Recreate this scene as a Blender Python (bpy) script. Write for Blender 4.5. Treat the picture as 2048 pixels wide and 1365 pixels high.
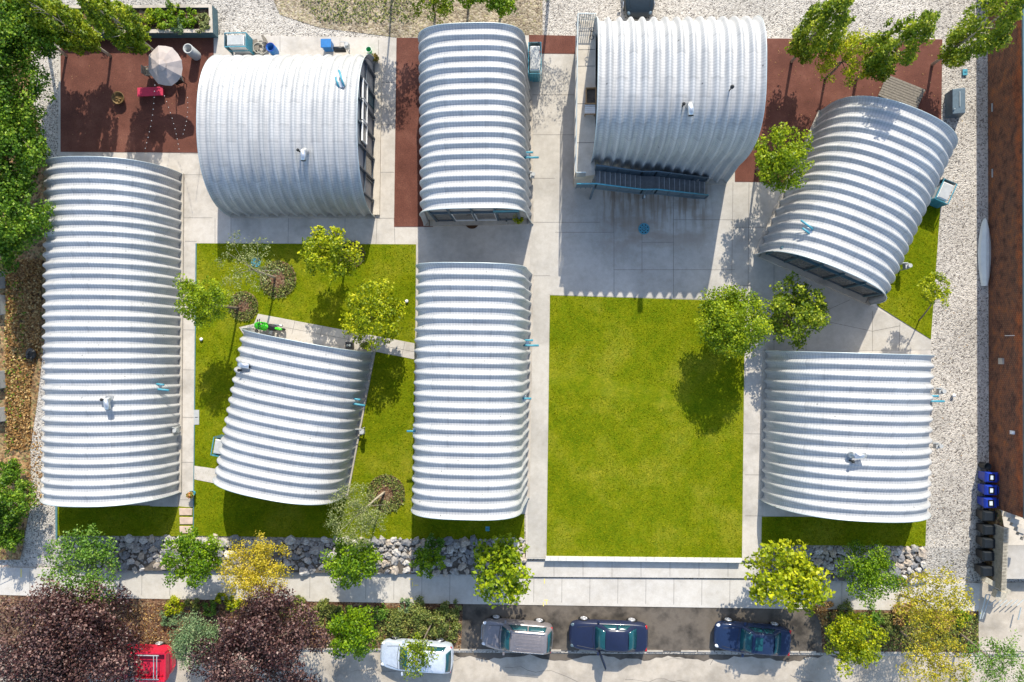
import bpy, math, random
import numpy as np
from mathutils import Vector, Matrix, Euler
random.seed(7); np.random.seed(7)
PI=math.pi
for o in list(bpy.data.objects): bpy.data.objects.remove(o)
S=bpy.context.scene; C=S.collection
# ---------------------------------------------------------------- camera
FPX=1366.0; HC=42.7
cd=bpy.data.cameras.new('camera'); cam=bpy.data.objects.new('camera',cd); C.objects.link(cam)
cd.sensor_width=36; cd.lens=36*FPX/2048; cd.clip_end=2000; cd.clip_start=0.5
NAD=(1080.0,688.0)
vn=Vector((NAD[0]-1024,-(NAD[1]-682.5),-FPX)).normalized()
RQ=vn.rotation_difference(Vector((0,0,-1)))
cam.rotation_mode='QUATERNION'; cam.rotation_quaternion=RQ; cam.location=(0,0,HC)
S.camera=cam
S.render.resolution_x=1024; S.render.resolution_y=682
# ---------------------------------------------------------------- light
KX,KY=0.20,1.28                      # shadow run per metre of height (to -x, to -y)
sunv=Vector((KX,KY,1)).normalized()
sd=bpy.data.lights.new('sun','SUN'); sd.energy=3.35; sd.angle=math.radians(0.5); sd.color=(1,.935,.81)
so=bpy.data.objects.new('sun',sd); C.objects.link(so)
so.rotation_mode='QUATERNION'; so.rotation_quaternion=sunv.to_track_quat('Z','Y'); so.location=(10,30,60)
W=bpy.data.worlds.new('World'); S.world=W; W.use_nodes=True
nt=W.node_tree; bg=nt.nodes['Background']; sky=nt.nodes.new('ShaderNodeTexSky')
sky.sky_type='NISHITA'; sky.sun_disc=False
sky.sun_elevation=math.asin(sunv.z); sky.sun_rotation=math.atan2(sunv.x,sunv.y)
nt.links.new(sky.outputs[0],bg.inputs[0]); bg.inputs[1].default_value=0.15
S.view_settings.view_transform='Standard'; S.view_settings.look='None'; S.view_settings.gamma=1
S.view_settings.use_curve_mapping=False; S.view_settings.exposure=0.86

def P(px,py,z=0.0):
    d=RQ@Vector((px-1024,-(py-682.5),-FPX)); t=(z-HC)/d.z
    return Vector((d.x*t,d.y*t,z))
# ---------------------------------------------------------------- materials
MATS={}
def newmat(name):
    m=bpy.data.materials.new(name); m.use_nodes=True; MATS[name]=m
    return m,m.node_tree,m.node_tree.nodes['Principled BSDF']
def N(t,k,**kw):
    n=t.nodes.new(k)
    for a,b in kw.items():
        if a in n.inputs.keys(): n.inputs[a].default_value=b
        else: setattr(n,a,b)
    return n
def ramp(t,fac,stops):
    r=t.nodes.new('ShaderNodeValToRGB'); t.links.new(fac,r.inputs[0])
    e=r.color_ramp.elements
    while len(e)<len(stops): e.new(0.5)
    for i,(p,c) in enumerate(stops):
        e[i].position=p; e[i].color=(c[0],c[1],c[2],1)
    return r
def mixc(t,a,b,fac,mode='MIX'):
    m=t.nodes.new('ShaderNodeMix'); m.data_type='RGBA'; m.blend_type=mode
    for s,v in ((m.inputs[6],a),(m.inputs[7],b),(m.inputs[0],fac)):
        if isinstance(v,(tuple,list)): s.default_value=(v[0],v[1],v[2],1)
        elif isinstance(v,(int,float)): s.default_value=v
        else: t.links.new(v,s)
    return m.outputs[2]
def coords(t,scale=1.0,kind='Object'):
    tc=t.nodes.new('ShaderNodeTexCoord'); mp=t.nodes.new('ShaderNodeMapping')
    t.links.new(tc.outputs[kind],mp.inputs[0])
    mp.inputs['Scale'].default_value=(scale,)*3 if not isinstance(scale,tuple) else scale
    return mp.outputs[0]
def noise(t,vec,scale,detail=4,rough=.6):
    n=N(t,'ShaderNodeTexNoise',Scale=scale,Detail=detail,Roughness=rough); t.links.new(vec,n.inputs['Vector']); return n.outputs[0]
def bump(t,b,h,dist,strength=.6):
    n=N(t,'ShaderNodeBump',Strength=strength,Distance=dist); t.links.new(h,n.inputs['Height']); t.links.new(n.outputs[0],b.inputs['Normal'])
def simple(name,col,rough=.6,metal=0,var=.12,scale=3,bd=0,spec=None):
    m,t,b=newmat(name); b.inputs['Roughness'].default_value=rough; b.inputs['Metallic'].default_value=metal
    if spec is not None: b.inputs['Specular IOR Level'].default_value=spec
    v=coords(t); n=noise(t,v,scale)
    lo=[c*(1-var) for c in col]; hi=[min(1,c*(1+var)) for c in col]
    r=ramp(t,n,[(.3,lo),(.7,hi)]); t.links.new(r.outputs[0],b.inputs['Base Color'])
    if bd: bump(t,b,noise(t,v,scale*6),bd)
    return m
def concrete(name,col,stain=.25,sc=.35):
    m,t,b=newmat(name); b.inputs['Roughness'].default_value=.85
    v=coords(t)
    big=noise(t,v,sc,5,.6); mid=noise(t,v,2.6,6,.7); fine=noise(t,v,28,3,.6)
    c=ramp(t,big,[(.32,[x*(1-stain) for x in col]),(.55,col),(.75,[x*1.05 for x in col])]).outputs[0]
    c=mixc(t,c,ramp(t,mid,[(.3,(.78,.75,.70)),(.6,(1,1,1))]).outputs[0],.6,'MULTIPLY')
    c=mixc(t,c,ramp(t,fine,[(.3,(.86,.86,.86)),(.7,(1.08,1.08,1.08))]).outputs[0],.7,'MULTIPLY')
    t.links.new(c,b.inputs['Base Color']); bump(t,b,fine,.004,.5)
    return m
def gravel(name,cols,sc=11,big=(.75,1.1),bs=.25):
    m,t,b=newmat(name); b.inputs['Roughness'].default_value=.95
    v=coords(t)
    vo=N(t,'ShaderNodeTexVoronoi',Scale=sc); t.links.new(v,vo.inputs['Vector'])
    sep=t.nodes.new('ShaderNodeSeparateColor'); t.links.new(vo.outputs['Color'],sep.inputs[0])
    k=len(cols); c=ramp(t,sep.outputs[0],[(i/(k-1),cols[i]) for i in range(k)]).outputs[0]
    n2=noise(t,v,sc*.35,5,.75); c=mixc(t,c,ramp(t,n2,[(.38,(.55,.53,.50)),(.52,(1.05,1.05,1.05))]).outputs[0],.7,'MULTIPLY')
    n=noise(t,v,bs,6,.65); c=mixc(t,c,ramp(t,n,[(.35,(big[0],)*3),(.65,(big[1],)*3)]).outputs[0],.9,'MULTIPLY')
    t.links.new(c,b.inputs['Base Color'])
    inv=N(t,'ShaderNodeMath',operation='MULTIPLY'); t.links.new(vo.outputs['Distance'],inv.inputs[0]); inv.inputs[1].default_value=-1
    bump(t,b,inv.outputs[0],.05,.9)
    return m,t,b,c
M_gravel,_t,_b,_c=gravel('gravel',[(.13,.115,.10),(.46,.42,.37),(.60,.555,.49),(.55,.50,.43),(.66,.61,.54)],15)
M_dirt=gravel('dirt',[(.16,.12,.08),(.34,.27,.18),(.46,.39,.29),(.30,.26,.13)],9,(.6,1.15),.5)[0]
M_litter=gravel('leaf_litter',[(.08,.05,.03),(.30,.16,.06),(.42,.27,.13),(.16,.17,.05)],7,(.45,1.2),.6)[0]
M_mulch=gravel('mulch',[(.05,.025,.012),(.13,.06,.03),(.20,.11,.06),(.26,.19,.11)],9,(.5,1.25),.7)[0]
M_stripdirt=concrete('strip_dirt',(.135,.112,.088),.75,.9)
_unused=gravel('strip_gravel',[(.03,.024,.018),(.055,.045,.035),(.11,.09,.07),(.16,.125,.09)],16,(.4,1.8),.45)[0]
M_rubble=simple('rock_soil',(.10,.085,.07),.95,0,.4,6,.02)
M_conc=concrete('concrete_slab',(.57,.525,.465),.27,.5)
M_conc2=concrete('concrete_plaza',(.52,.485,.43),.30,.22)
def plaza_stain():
    m=M_conc2; t=m.node_tree; b=t.nodes['Principled BSDF']; src=b.inputs['Base Color'].links[0].from_socket
    tc=t.nodes.new('ShaderNodeTexCoord'); sx=t.nodes.new('ShaderNodeSeparateXYZ'); t.links.new(tc.outputs['Object'],sx.inputs[0])
    def mr(v,a,b_,c,d):
        n=t.nodes.new('ShaderNodeMapRange'); n.interpolation_type='SMOOTHSTEP'; t.links.new(v,n.inputs[0])
        for i,x in enumerate((a,b_,c,d)): n.inputs[1+i].default_value=x
        return n.outputs[0]
    def mul(a,b_):
        n=t.nodes.new('ShaderNodeMath'); n.operation='MULTIPLY'; t.links.new(a,n.inputs[0])
        if isinstance(b_,float): n.inputs[1].default_value=b_
        else: t.links.new(b_,n.inputs[1])
        return n.outputs[0]
    a=P(1195,385); c=P(1425,500); x0,x1,yt,yb=a.x,c.x,a.y,c.y
    mx=mul(mr(sx.outputs[0],x0-.5,x0+.8,0,1),mr(sx.outputs[0],x1-.8,x1+.5,1,0))
    my=mr(sx.outputs[1],yb,yb+3.4,0,1)
    st=noise(t,coords(t,(2.0,.16,1)),1.6,5,.6); f=mul(mul(mx,my),mr(st,.42,.62,0,1))
    c=mixc(t,src,(.20,.13,.075),mul(f,.75))
    st=noise(t,coords(t,(.8,1.6,1)),.45,4,.55); f=mul(mul(mx,mr(sx.outputs[1],yb-.6,yb+.8,0,1)),mr(st,.45,.6,0,1))
    c=mixc(t,c,(.27,.20,.14),mul(f,.5)); t.links.new(c,b.inputs['Base Color'])
plaza_stain()
M_walk=concrete('concrete_sidewalk',(.58,.545,.49),.15,.5)
M_road=concrete('road_surface',(.52,.455,.37),.38,.45)
M_white=concrete('white_wall_concrete',(.72,.70,.66),.12)
M_joint=simple('joint',(.16,.145,.13),.9,0,.3,4)
M_curb=simple('steel_edging',(.10,.22,.25),.6,.2,.2)
# red rubber/gravel paving
m,t,b=newmat('red_paving'); b.inputs['Roughness'].default_value=.95; v=coords(t)
c=ramp(t,noise(t,v,.5,5,.65),[(.3,(.088,.027,.016)),(.52,(.135,.046,.029)),(.72,(.19,.075,.05))]).outputs[0]
c=mixc(t,c,ramp(t,noise(t,v,16,4,.75),[(.32,(.6,.6,.6)),(.68,(1.3,1.25,1.25))]).outputs[0],.8,'MULTIPLY')
t.links.new(c,b.inputs['Base Color']); bump(t,b,noise(t,v,30,3),.01,.6); M_red=m
# lawn
m,t,b=newmat('lawn'); b.inputs['Roughness'].default_value=.95; b.inputs['Specular IOR Level'].default_value=.03; v=coords(t)
c=ramp(t,noise(t,v,.32,6,.62),[(.30,(.095,.14,.003)),(.5,(.155,.185,.005)),(.70,(.235,.235,.018))]).outputs[0]
n2=noise(t,coords(t,(1,2.0,1)),9,8,.86)
c=mixc(t,c,ramp(t,n2,[(.36,(.38,.50,.4)),(.5,(1,1,1)),(.64,(1.7,1.5,1.6))]).outputs[0],.95,'MULTIPLY')
n3=noise(t,v,1.6,5,.7); c=mixc(t,c,ramp(t,n3,[(.35,(.74,.88,.8)),(.6,(1.08,1.04,1))]).outputs[0],.8,'MULTIPLY')
t.links.new(c,b.inputs['Base Color']); bump(t,b,n2,.05,.7); M_lawn=m
# galvanised corrugated steel: UV u = panel index, v = arc length in metres
def galv(name,base,rough,metal):
    m,t,b=newmat(name); b.inputs['Metallic'].default_value=metal
    uv=N(t,'ShaderNodeUVMap'); sp=t.nodes.new('ShaderNodeSeparateXYZ'); t.links.new(uv.outputs[0],sp.inputs[0])
    def mth(op,a,bv=None):
        n=t.nodes.new('ShaderNodeMath'); n.operation=op
        for i,x in enumerate((a,bv)):
            if x is None: continue
            if isinstance(x,(int,float)): n.inputs[i].default_value=x
            else: t.links.new(x,n.inputs[i])
        return n.outputs[0]
    pan=mth('FLOOR',sp.outputs[0]); off=mth('MULTIPLY',mth('MODULO',pan,2.0),0.9)
    vv=mth('ADD',sp.outputs[1],off); seg=mth('DIVIDE',vv,2.25); si=mth('FLOOR',seg); fr=mth('FRACT',seg)
    cb=t.nodes.new('ShaderNodeCombineXYZ'); t.links.new(pan,cb.inputs[0]); t.links.new(si,cb.inputs[1])
    wn=t.nodes.new('ShaderNodeTexWhiteNoise'); wn.noise_dimensions='3D'; t.links.new(cb.outputs[0],wn.inputs['Vector'])
    tint=ramp(t,wn.outputs['Value'],[(0,[x*.89 for x in base]),(1,[min(1,x*1.06) for x in base])]).outputs[0]
    lap=mth('LESS_THAN',fr,.07)
    c=mixc(t,tint,[x*.80 for x in base],mth('MULTIPLY',lap,.6))
    v=coords(t); n=noise(t,coords(t,(1,1,1)),1.2,6,.7)
    c=mixc(t,c,ramp(t,n,[(.35,(.86,.88,.90)),(.62,(1.03,1.03,1.02))]).outputs[0],.8,'MULTIPLY')
    # fine cross ribs: bump, plus trough shade painted into the colour
    w=mth('SINE',mth('MULTIPLY',sp.outputs[1],2*PI/.16))
    c=mixc(t,c,ramp(t,mth('MULTIPLY_ADD',w,.5),[(0,(.78,.79,.80)),(.5,(1,1,1))]).outputs[0],.8,'MULTIPLY')
    cs=t.nodes.new('ShaderNodeCombineXYZ'); t.links.new(mth('MULTIPLY',sp.outputs[0],2.3),cs.inputs[0]); t.links.new(mth('MULTIPLY',sp.outputs[1],.35),cs.inputs[1])
    c=mixc(t,c,ramp(t,noise(t,cs.outputs[0],1.6,5,.65),[(.36,(.80,.81,.82)),(.58,(1.04,1.03,1.02))]).outputs[0],.6,'MULTIPLY')
    fu=mth('FRACT',sp.outputs[0])
    def band(c0,wd): return mth('LESS_THAN',mth('ABSOLUTE',mth('SUBTRACT',fu,c0)),wd)
    c=mixc(t,c,(.20,.23,.25),mth('MULTIPLY',band(.63,.022),.40)); c=mixc(t,c,(.30,.32,.34),mth('MULTIPLY',band(.10,.018),.35))
    bn=t.nodes.new('ShaderNodeMath'); bn.operation='MULTIPLY'; t.links.new(mth('LESS_THAN',wn.outputs['Value'],.13),bn.inputs[0]); t.links.new(mth('LESS_THAN',mth('ABSOLUTE',mth('SUBTRACT',fr,.3)),.018),bn.inputs[1])
    c=mixc(t,c,(.10,.10,.10),mth('MULTIPLY',mth('MULTIPLY',bn.outputs[0],band(.22,.05)),.8))
    t.links.new(c,b.inputs['Base Color'])
    rr=ramp(t,n,[(.3,(rough+.1,)*3),(.7,(rough-.06,)*3)]); t.links.new(rr.outputs[0],b.inputs['Roughness'])
    hh=mth('ADD',mth('MULTIPLY',w,.5),mth('MULTIPLY',lap,1.2))
    bump(t,b,hh,.006,.35)
    return m
M_galv=galv('galvanised_steel',(.53,.525,.515),.5,.10)
M_endwall=simple('end_wall_panel',(.40,.39,.37),.7,0,.1)
M_steel=simple('painted_steel_frame',(.10,.12,.14),.5,.3,.1)
M_whitef=simple('white_frame',(.75,.75,.73),.5,0,.05)
M_found=concrete('foundation_concrete',(.50,.45,.38),.3,1.0)
M_silver=simple('silver_duct',(.62,.63,.64),.35,.75,.12,6)
M_teal=simple('turquoise_paint',(.06,.28,.36),.45,0,.15,5)
M_tealdk=simple('dark_teal_metal',(.07,.14,.17),.5,.2,.15,3)
M_rail=simple('blue_grey_mesh',(.10,.145,.18),.5,.3,.15,5)
M_lrail=simple('pale_steel',(.50,.55,.55),.45,.4,.08,5)
M_whitep=simple('white_plastic',(.78,.78,.76),.45,0,.06,5)
M_black=simple('black_plastic',(.010,.011,.012),.45,0,.3,4)
M_bindk=simple('dark_bin_plastic',(.010,.014,.018),.5,0,.2,4)
M_blue=simple('blue_bin_plastic',(.008,.035,.32),.4,0,.15,4)
M_bluelid=simple('blue_tarp',(.02,.16,.42),.45,0,.15,6)
M_green=simple('green_plastic',(.02,.42,.12),.45,0,.1,6)
M_wood=simple('weathered_wood',(.19,.165,.13),.8,0,.35,9,.006)
M_wood2=simple('tan_wood',(.33,.20,.09),.7,0,.3,9,.004)
M_rust=simple('rust_bowl',(.16,.10,.035),.7,.3,.4,8)
M_hose=simple('hose_beige',(.42,.40,.34),.7,0,.2,9)
M_umb=simple('parasol_cloth',(.47,.40,.36),.85,0,.08,4)
M_pink=simple('crimson_mat',(.50,.025,.07),.7,0,.15,4)
M_glass=simple('window_glass',(.13,.13,.125),.12,0,.2,2)
M_carglass=simple('tinted_car_glass',(.012,.075,.09),.08,0,.3,1.2)
M_tyre=simple('tyre_rubber',(.02,.02,.02),.85,0,.2,6)
M_rim=simple('alloy_rim',(.62,.62,.63),.3,.6,.05,6)
M_lamp=simple('lamp_lens',(.75,.76,.78),.15,0,.05,6)
M_tail=simple('tail_lens',(.45,.01,.015),.2,0,.1,6)
M_chrome=simple('chrome_trim',(.7,.7,.7),.2,.9,.05,6)
M_stone=simple('paving_stone',(.55,.42,.33),.85,0,.15,3,.01)
M_grey=simple('grey_plastic',(.42,.43,.42),.7,0,.1,5)
M_bark=simple('bark',(.19,.15,.11),.9,0,.3,8,.01)
M_barkl=simple('pale_bark',(.42,.36,.27),.9,0,.25,8,.01)
M_terrace=concrete('terrace_deck',(.60,.54,.45),.2,.8)
M_step=simple('stair_tread',(.20,.20,.195),.8,0,.2,5)
M_roofgrey=simple('roof_membrane',(.26,.30,.33),.7,0,.15,1)
M_roofpale=concrete('parapet_pale',(.55,.49,.41),.35,.8)
M_fence=simple('wire_fence_wood',(.40,.36,.28),.8,0,.3,6)
# old brick wall with brown staining
m,t,b=newmat('old_brick'); b.inputs['Roughness'].default_value=.92
tc=t.nodes.new('ShaderNodeTexCoord'); sx=t.nodes.new('ShaderNodeSeparateXYZ'); t.links.new(tc.outputs['Object'],sx.inputs[0])
cb=t.nodes.new('ShaderNodeCombineXYZ'); t.links.new(sx.outputs[1],cb.inputs[0]); t.links.new(sx.outputs[2],cb.inputs[1])
br=N(t,'ShaderNodeTexBrick',Scale=1.0); br.inputs['Brick Width'].default_value=.24; br.inputs['Row Height'].default_value=.085
br.inputs['Mortar Size'].default_value=.008; br.inputs['Color1'].default_value=(.20,.062,.03,1); br.inputs['Color2'].default_value=(.12,.042,.026,1); br.inputs['Mortar'].default_value=(.22,.16,.09,1)
t.links.new(cb.outputs[0],br.inputs['Vector'])
v=coords(t,(1,.7,.9)); n=noise(t,v,1.9,8,.8)
c=mixc(t,br.outputs[0],ramp(t,n,[(.36,(.30,.28,.30)),(.5,(1,1,1)),(.62,(1.6,1.3,.8)),(.74,(2.4,1.5,.7))]).outputs[0],.95,'MULTIPLY')
n5=noise(t,coords(t,(1,.25,.5)),1.2,4,.6); ad=N(t,'ShaderNodeMath',operation='MULTIPLY_ADD'); t.links.new(n5,ad.inputs[0]); ad.inputs[1].default_value=1.6; t.links.new(sx.outputs[2],ad.inputs[2])
c=mixc(t,c,ramp(t,ad.outputs[0],[(0,(1,1,1)),(1,(1,1,1))]).outputs[0],0.0,'MULTIPLY')
mp=N(t,'ShaderNodeMapRange'); t.links.new(ad.outputs[0],mp.inputs[0]); mp.inputs[1].default_value=3.05; mp.inputs[2].default_value=3.5
c=mixc(t,c,mixc(t,c,(1.5,1.05,.7),1.0,'MULTIPLY'),mp.outputs[0])
t.links.new(c,b.inputs['Base Color']); bump(t,b,br.outputs['Fac'],-.01,.6); M_brick=m
def paint(name,col,rough=.25,metal=.0,coat=.4):
    m,t,b=newmat(name); b.inputs['Base Color'].default_value=(*col,1); b.inputs['Roughness'].default_value=rough
    b.inputs['Specular IOR Level'].default_value=.25; b.inputs['Metallic'].default_value=metal; b.inputs['Coat Weight'].default_value=coat; b.inputs['Coat Roughness'].default_value=.06
    n=noise(t,coords(t),5,5,.7); c=mixc(t,ramp(t,n,[(.35,[x*.85 for x in col]),(.7,[min(1,x*1.08) for x in col])]).outputs[0],(.3,.27,.22),.04); t.links.new(c,b.inputs['Base Color'])
    return m
M_navy=paint('navy_paint',(.004,.013,.05),.3,0,.25); M_navy2=paint('dark_blue_paint',(.004,.022,.075),.3,0,.25)
M_taupe=paint('taupe_paint',(.27,.245,.25),.3,.4); M_pale=paint('pale_blue_paint',(.60,.67,.76),.3,.2); M_redp=paint('red_paint',(.60,.008,.045),.35)
M_lime=paint('lime_green_paint',(.07,.75,.02),.35); M_ink=paint('inky_paint',(.006,.018,.03),.3,0,.25)
M_sticker=simple('bin_sticker',(.62,.70,.74),.5,0,.15,30)
def leafmat(name,c1,c2,c3,trans=.35,rough=.5):
    m,t,b=newmat(name); b.inputs['Roughness'].default_value=rough; b.inputs['Specular IOR Level'].default_value=.35
    at=N(t,'ShaderNodeAttribute',attribute_name='tint')
    c=ramp(t,at.outputs['Fac'],[(0,c1),(.55,c2),(1,c3)]).outputs[0]
    t.links.new(c,b.inputs['Base Color'])
    tr=t.nodes.new('ShaderNodeBsdfTranslucent'); t.links.new(c,tr.inputs[0])
    mx=t.nodes.new('ShaderNodeMixShader'); mx.inputs[0].default_value=trans
    t.links.new(b.outputs[0],mx.inputs[1]); t.links.new(tr.outputs[0],mx.inputs[2])
    t.links.new(mx.outputs[0],t.nodes['Material Output'].inputs[0]); return m
L_lime=leafmat('leaf_lime',(.11,.18,.003),(.38,.45,.006),(.75,.72,.02),.45)
L_bright=leafmat('leaf_bright',(.08,.15,.003),(.26,.37,.006),(.52,.58,.015),.4)
L_green=leafmat('leaf_green',(.045,.12,.003),(.16,.29,.005),(.36,.50,.01),.4)
L_poplar=leafmat('leaf_poplar',(.055,.11,.003),(.21,.30,.006),(.50,.53,.03),.35)
L_dark=leafmat('leaf_woodland',(.03,.09,.004),(.12,.25,.010),(.34,.47,.035),.35)
L_gold=leafmat('leaf_gold',(.28,.26,.012),(.60,.48,.02),(.88,.70,.10),.4)
L_feather=leafmat('leaf_feathery',(.04,.12,.01),(.13,.27,.022),(.30,.44,.07),.35)
L_goldg=leafmat('leaf_gold_green',(.16,.17,.008),(.42,.38,.015),(.74,.60,.06),.35)
L_pale=leafmat('leaf_pale',(.12,.17,.04),(.26,.30,.09),(.42,.42,.18),.3)
L_purple=leafmat('leaf_purple',(.012,.005,.005),(.052,.017,.016),(.27,.16,.13),.10,.40)
L_spruce=leafmat('leaf_bluegreen',(.06,.13,.05),(.17,.26,.11),(.34,.42,.20),.2)
L_shrub=leafmat('leaf_shrub',(.07,.11,.02),(.20,.25,.05),(.40,.38,.10),.3)
L_dry=leafmat('leaf_dry',(.16,.07,.02),(.42,.23,.07),(.64,.47,.20),.2)
L_flower=leafmat('petals',(.10,.18,.02),(.35,.30,.03),(.75,.25,.12),.2)
# ---------------------------------------------------------------- mesh helpers
class MB:
    def __init__(s): s.v=[]; s.f=[]
    def add(s,vs,fs):
        k=len(s.v); s.v+= [tuple(x) for x in vs]; s.f+= [tuple(i+k for i in f) for f in fs]; return s
    def box(s,c,d,rz=0,tilt=None):
        cx,cy,cz=c; a,b_,h=d[0]/2,d[1]/2,d[2]/2
        R=Matrix.Rotation(rz,3,'Z')
        if tilt is not None: R=R@tilt
        vs=[]
        for z in (-h,h):
            for x,y in ((-a,-b_),(a,-b_),(a,b_),(-a,b_)):
                p=R@Vector((x,y,z)); vs.append((cx+p.x,cy+p.y,cz+p.z))
        return s.add(vs,[(3,2,1,0),(4,5,6,7),(0,1,5,4),(1,2,6,5),(2,3,7,6),(3,0,4,7)])
    def prism(s,pts,z0,z1):
        n=len(pts); a=sum(pts[i][0]*pts[(i+1)%n][1]-pts[(i+1)%n][0]*pts[i][1] for i in range(n))
        if a<0: pts=pts[::-1]
        vs=[(p[0],p[1],z0) for p in pts]+[(p[0],p[1],z1) for p in pts]
        return s.add(vs,[tuple(range(n-1,-1,-1)),tuple(range(n,2*n))]+[(i,(i+1)%n,(i+1)%n+n,i+n) for i in range(n)])
    def tube(s,pts,rads,n=8,cap=True):
        pts=[Vector(p) for p in pts]
        if isinstance(rads,(int,float)): rads=[rads]*len(pts)
        vs=[];fs=[]; up=Vector((0,0,1))
        for i,p in enumerate(pts):
            d=(pts[min(i+1,len(pts)-1)]-pts[max(i-1,0)]).normalized()
            r=up if abs(d.z)<.95 else Vector((1,0,0))
            a=d.cross(r).normalized(); b_=d.cross(a)
            for k in range(n):
                q=p+(a*math.cos(2*PI*k/n)+b_*math.sin(2*PI*k/n))*rads[i]; vs.append(q)
        for i in range(len(pts)-1):
            for k in range(n):
                fs.append((i*n+k,i*n+(k+1)%n,(i+1)*n+(k+1)%n,(i+1)*n+k))
        if cap: fs+= [tuple(range(n-1,-1,-1)),tuple((len(pts)-1)*n+k for k in range(n))]
        return s.add(vs,fs)
    def lathe(s,prof,c,n=16):
        vs=[];fs=[]
        for r,z in prof:
            for k in range(n): vs.append((c[0]+r*math.cos(2*PI*k/n),c[1]+r*math.sin(2*PI*k/n),c[2]+z))
        for i in range(len(prof)-1):
            for k in range(n): fs.append((i*n+k,i*n+(k+1)%n,(i+1)*n+(k+1)%n,(i+1)*n+k))
        return s.add(vs,fs)
    def torus(s,c,R,r,axis='Y',n=18,k=8,M3=None):
        vs=[];fs=[]
        for i in range(n):
            for j in range(k):
                a=2*PI*i/n; b_=2*PI*j/k; x=(R+r*math.cos(b_))*math.cos(a); z=(R+r*math.cos(b_))*math.sin(a); y=r*math.sin(b_)
                p=Vector((x,y,z)) if axis=='Y' else Vector((x,z,y))
                if M3 is not None: p=M3@p
                vs.append((c[0]+p.x,c[1]+p.y,c[2]+p.z))
        for i in range(n):
            for j in range(k): fs.append((i*k+j,i*k+(j+1)%k,((i+1)%n)*k+(j+1)%k,((i+1)%n)*k+j))
        return s.add(vs,fs)
    def ico(s,c,r,sq=(1,1,1),jit=0,seed=0,n=10,m=6):
        rnd=random.Random(seed); vs=[];fs=[]
        vs.append((c[0],c[1],c[2]-r*sq[2]))
        for i in range(1,m):
            th=PI*i/m-PI/2
            for k in range(n):
                q=1+jit*(rnd.random()-.5)
                vs.append((c[0]+r*q*sq[0]*math.cos(th)*math.cos(2*PI*k/n),c[1]+r*q*sq[1]*math.cos(th)*math.sin(2*PI*k/n),c[2]+r*q*sq[2]*math.sin(th)))
        vs.append((c[0],c[1],c[2]+r*sq[2])); top=len(vs)-1
        for k in range(n): fs.append((0,1+(k+1)%n,1+k)); fs.append((top,1+(m-2)*n+k,1+(m-2)*n+(k+1)%n))
        for i in range(m-2):
            for k in range(n): fs.append((1+i*n+k,1+i*n+(k+1)%n,1+(i+1)*n+(k+1)%n,1+(i+1)*n+k))
        return s.add(vs,fs)
    def build(s,name,mat,parent=None,smooth=False,bevel=0):
        me=bpy.data.meshes.new(name); me.from_pydata(s.v,[],s.f); me.update()
        if smooth: me.shade_smooth()
        me.materials.append(mat); o=bpy.data.objects.new(name,me); C.objects.link(o)
        if parent is not None:
            o.parent=parent; o.matrix_parent_inverse=pinv(parent)
        if bevel:
            bv=o.modifiers.new('bevel','BEVEL'); bv.width=bevel; bv.segments=2; bv.limit_method='ANGLE'
        return o
def pinv(p):
    M=Matrix.Translation(p.location)@p.rotation_euler.to_matrix().to_4x4()
    if p.parent is not None:
        M=p.parent.matrix_local_w@M if hasattr(p.parent,'matrix_local_w') else M
    return M.inverted()
def tag(o,label=None,cat=None,group=None,kind=None):
    if label: o['label']=label
    if cat: o['category']=cat
    if group: o['group']=group
    if kind: o['kind']=kind
    return o
def thing(name,label,cat,loc=(0,0,0),group=None):
    o=bpy.data.objects.new(name,None); C.objects.link(o); o.location=loc; o.empty_display_size=.3
    return tag(o,label,cat,group)
def sub(o,parent):      # o was built in world space; hang it under a part (whose own matrix is identity)
    o.parent=parent
    o.matrix_parent_inverse=Matrix.Identity(4)
    return o
def struct(name,mb,mat,label=None):
    o=mb.build(name,mat); o['kind']='structure'
    if label: o['label']=label
    return o
def W2(pts,z): return [(P(x,y,z).x,P(x,y,z).y) for x,y in pts]
def slab(name,pts,z,th,mat,label=None):
    return struct(name,MB().prism(W2(pts,z),z-th,z),mat,label)
def place(o,loc,rz=0): o.location=loc; o.rotation_euler=(0,0,rz); return o
def copy_tree(o,parent=None):
    c=o.copy(); C.objects.link(c); c.parent=parent
    if parent is not None: c.matrix_parent_inverse=o.matrix_parent_inverse.copy()
    for ch in list(o.children): copy_tree(ch,c)
    return c
ZL=-.33   # street level below the site
# ================================================================= SETTING
def yat(px,py,z): return P(px,py,z)
def ground():
    rows=[]
    def row(xl,yl,xr,yr,z):
        a=P(xl,yl,z); b_=P(xr,yr,z); d=(b_-a).normalized(); return a-d*90,b_+d*90
    r=[]
    a,b_=row(0,1072,1900,1096,0-.02); r.append((a+Vector((0,260,0)),b_+Vector((0,260,0)))); r.append((a,b_))
    a,b_=row(0,1134,1900,1160,ZL-.05); r.append((a,b_))
    a,b_=row(0,1298,1900,1312,ZL-.06); r.append((a,b_))
    a,b_=row(0,1300,1900,1314,ZL-.22); r.append((a,b_)); r.append((a-Vector((0,160,0)),b_-Vector((0,160,0))))
    vs=[];fs=[]
    K=24
    for a,b_ in r:
        for i in range(K+1): vs.append(a.lerp(b_,i/K))
    for j in range(len(r)-1):
        for i in range(K): q=j*(K+1)+i; fs.append((q,q+K+1,q+K+2,q+1))
    return struct('gravel_ground',MB().add(vs,fs),M_gravel)
ground()
slab('dirt_ground',[(520,-60),(1085,-60),(1085,70),(1060,74),(800,76),(640,56),(560,30)],0.0,.015,M_dirt)
slab('leaf_litter_ground',[(-200,-300),(70,-300),(60,180),(95,330),(100,520),(95,640),(86,700),(75,800),(60,900),(62,1000),(40,1120),(-200,1120)],0.0,.015,M_litter)
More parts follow.
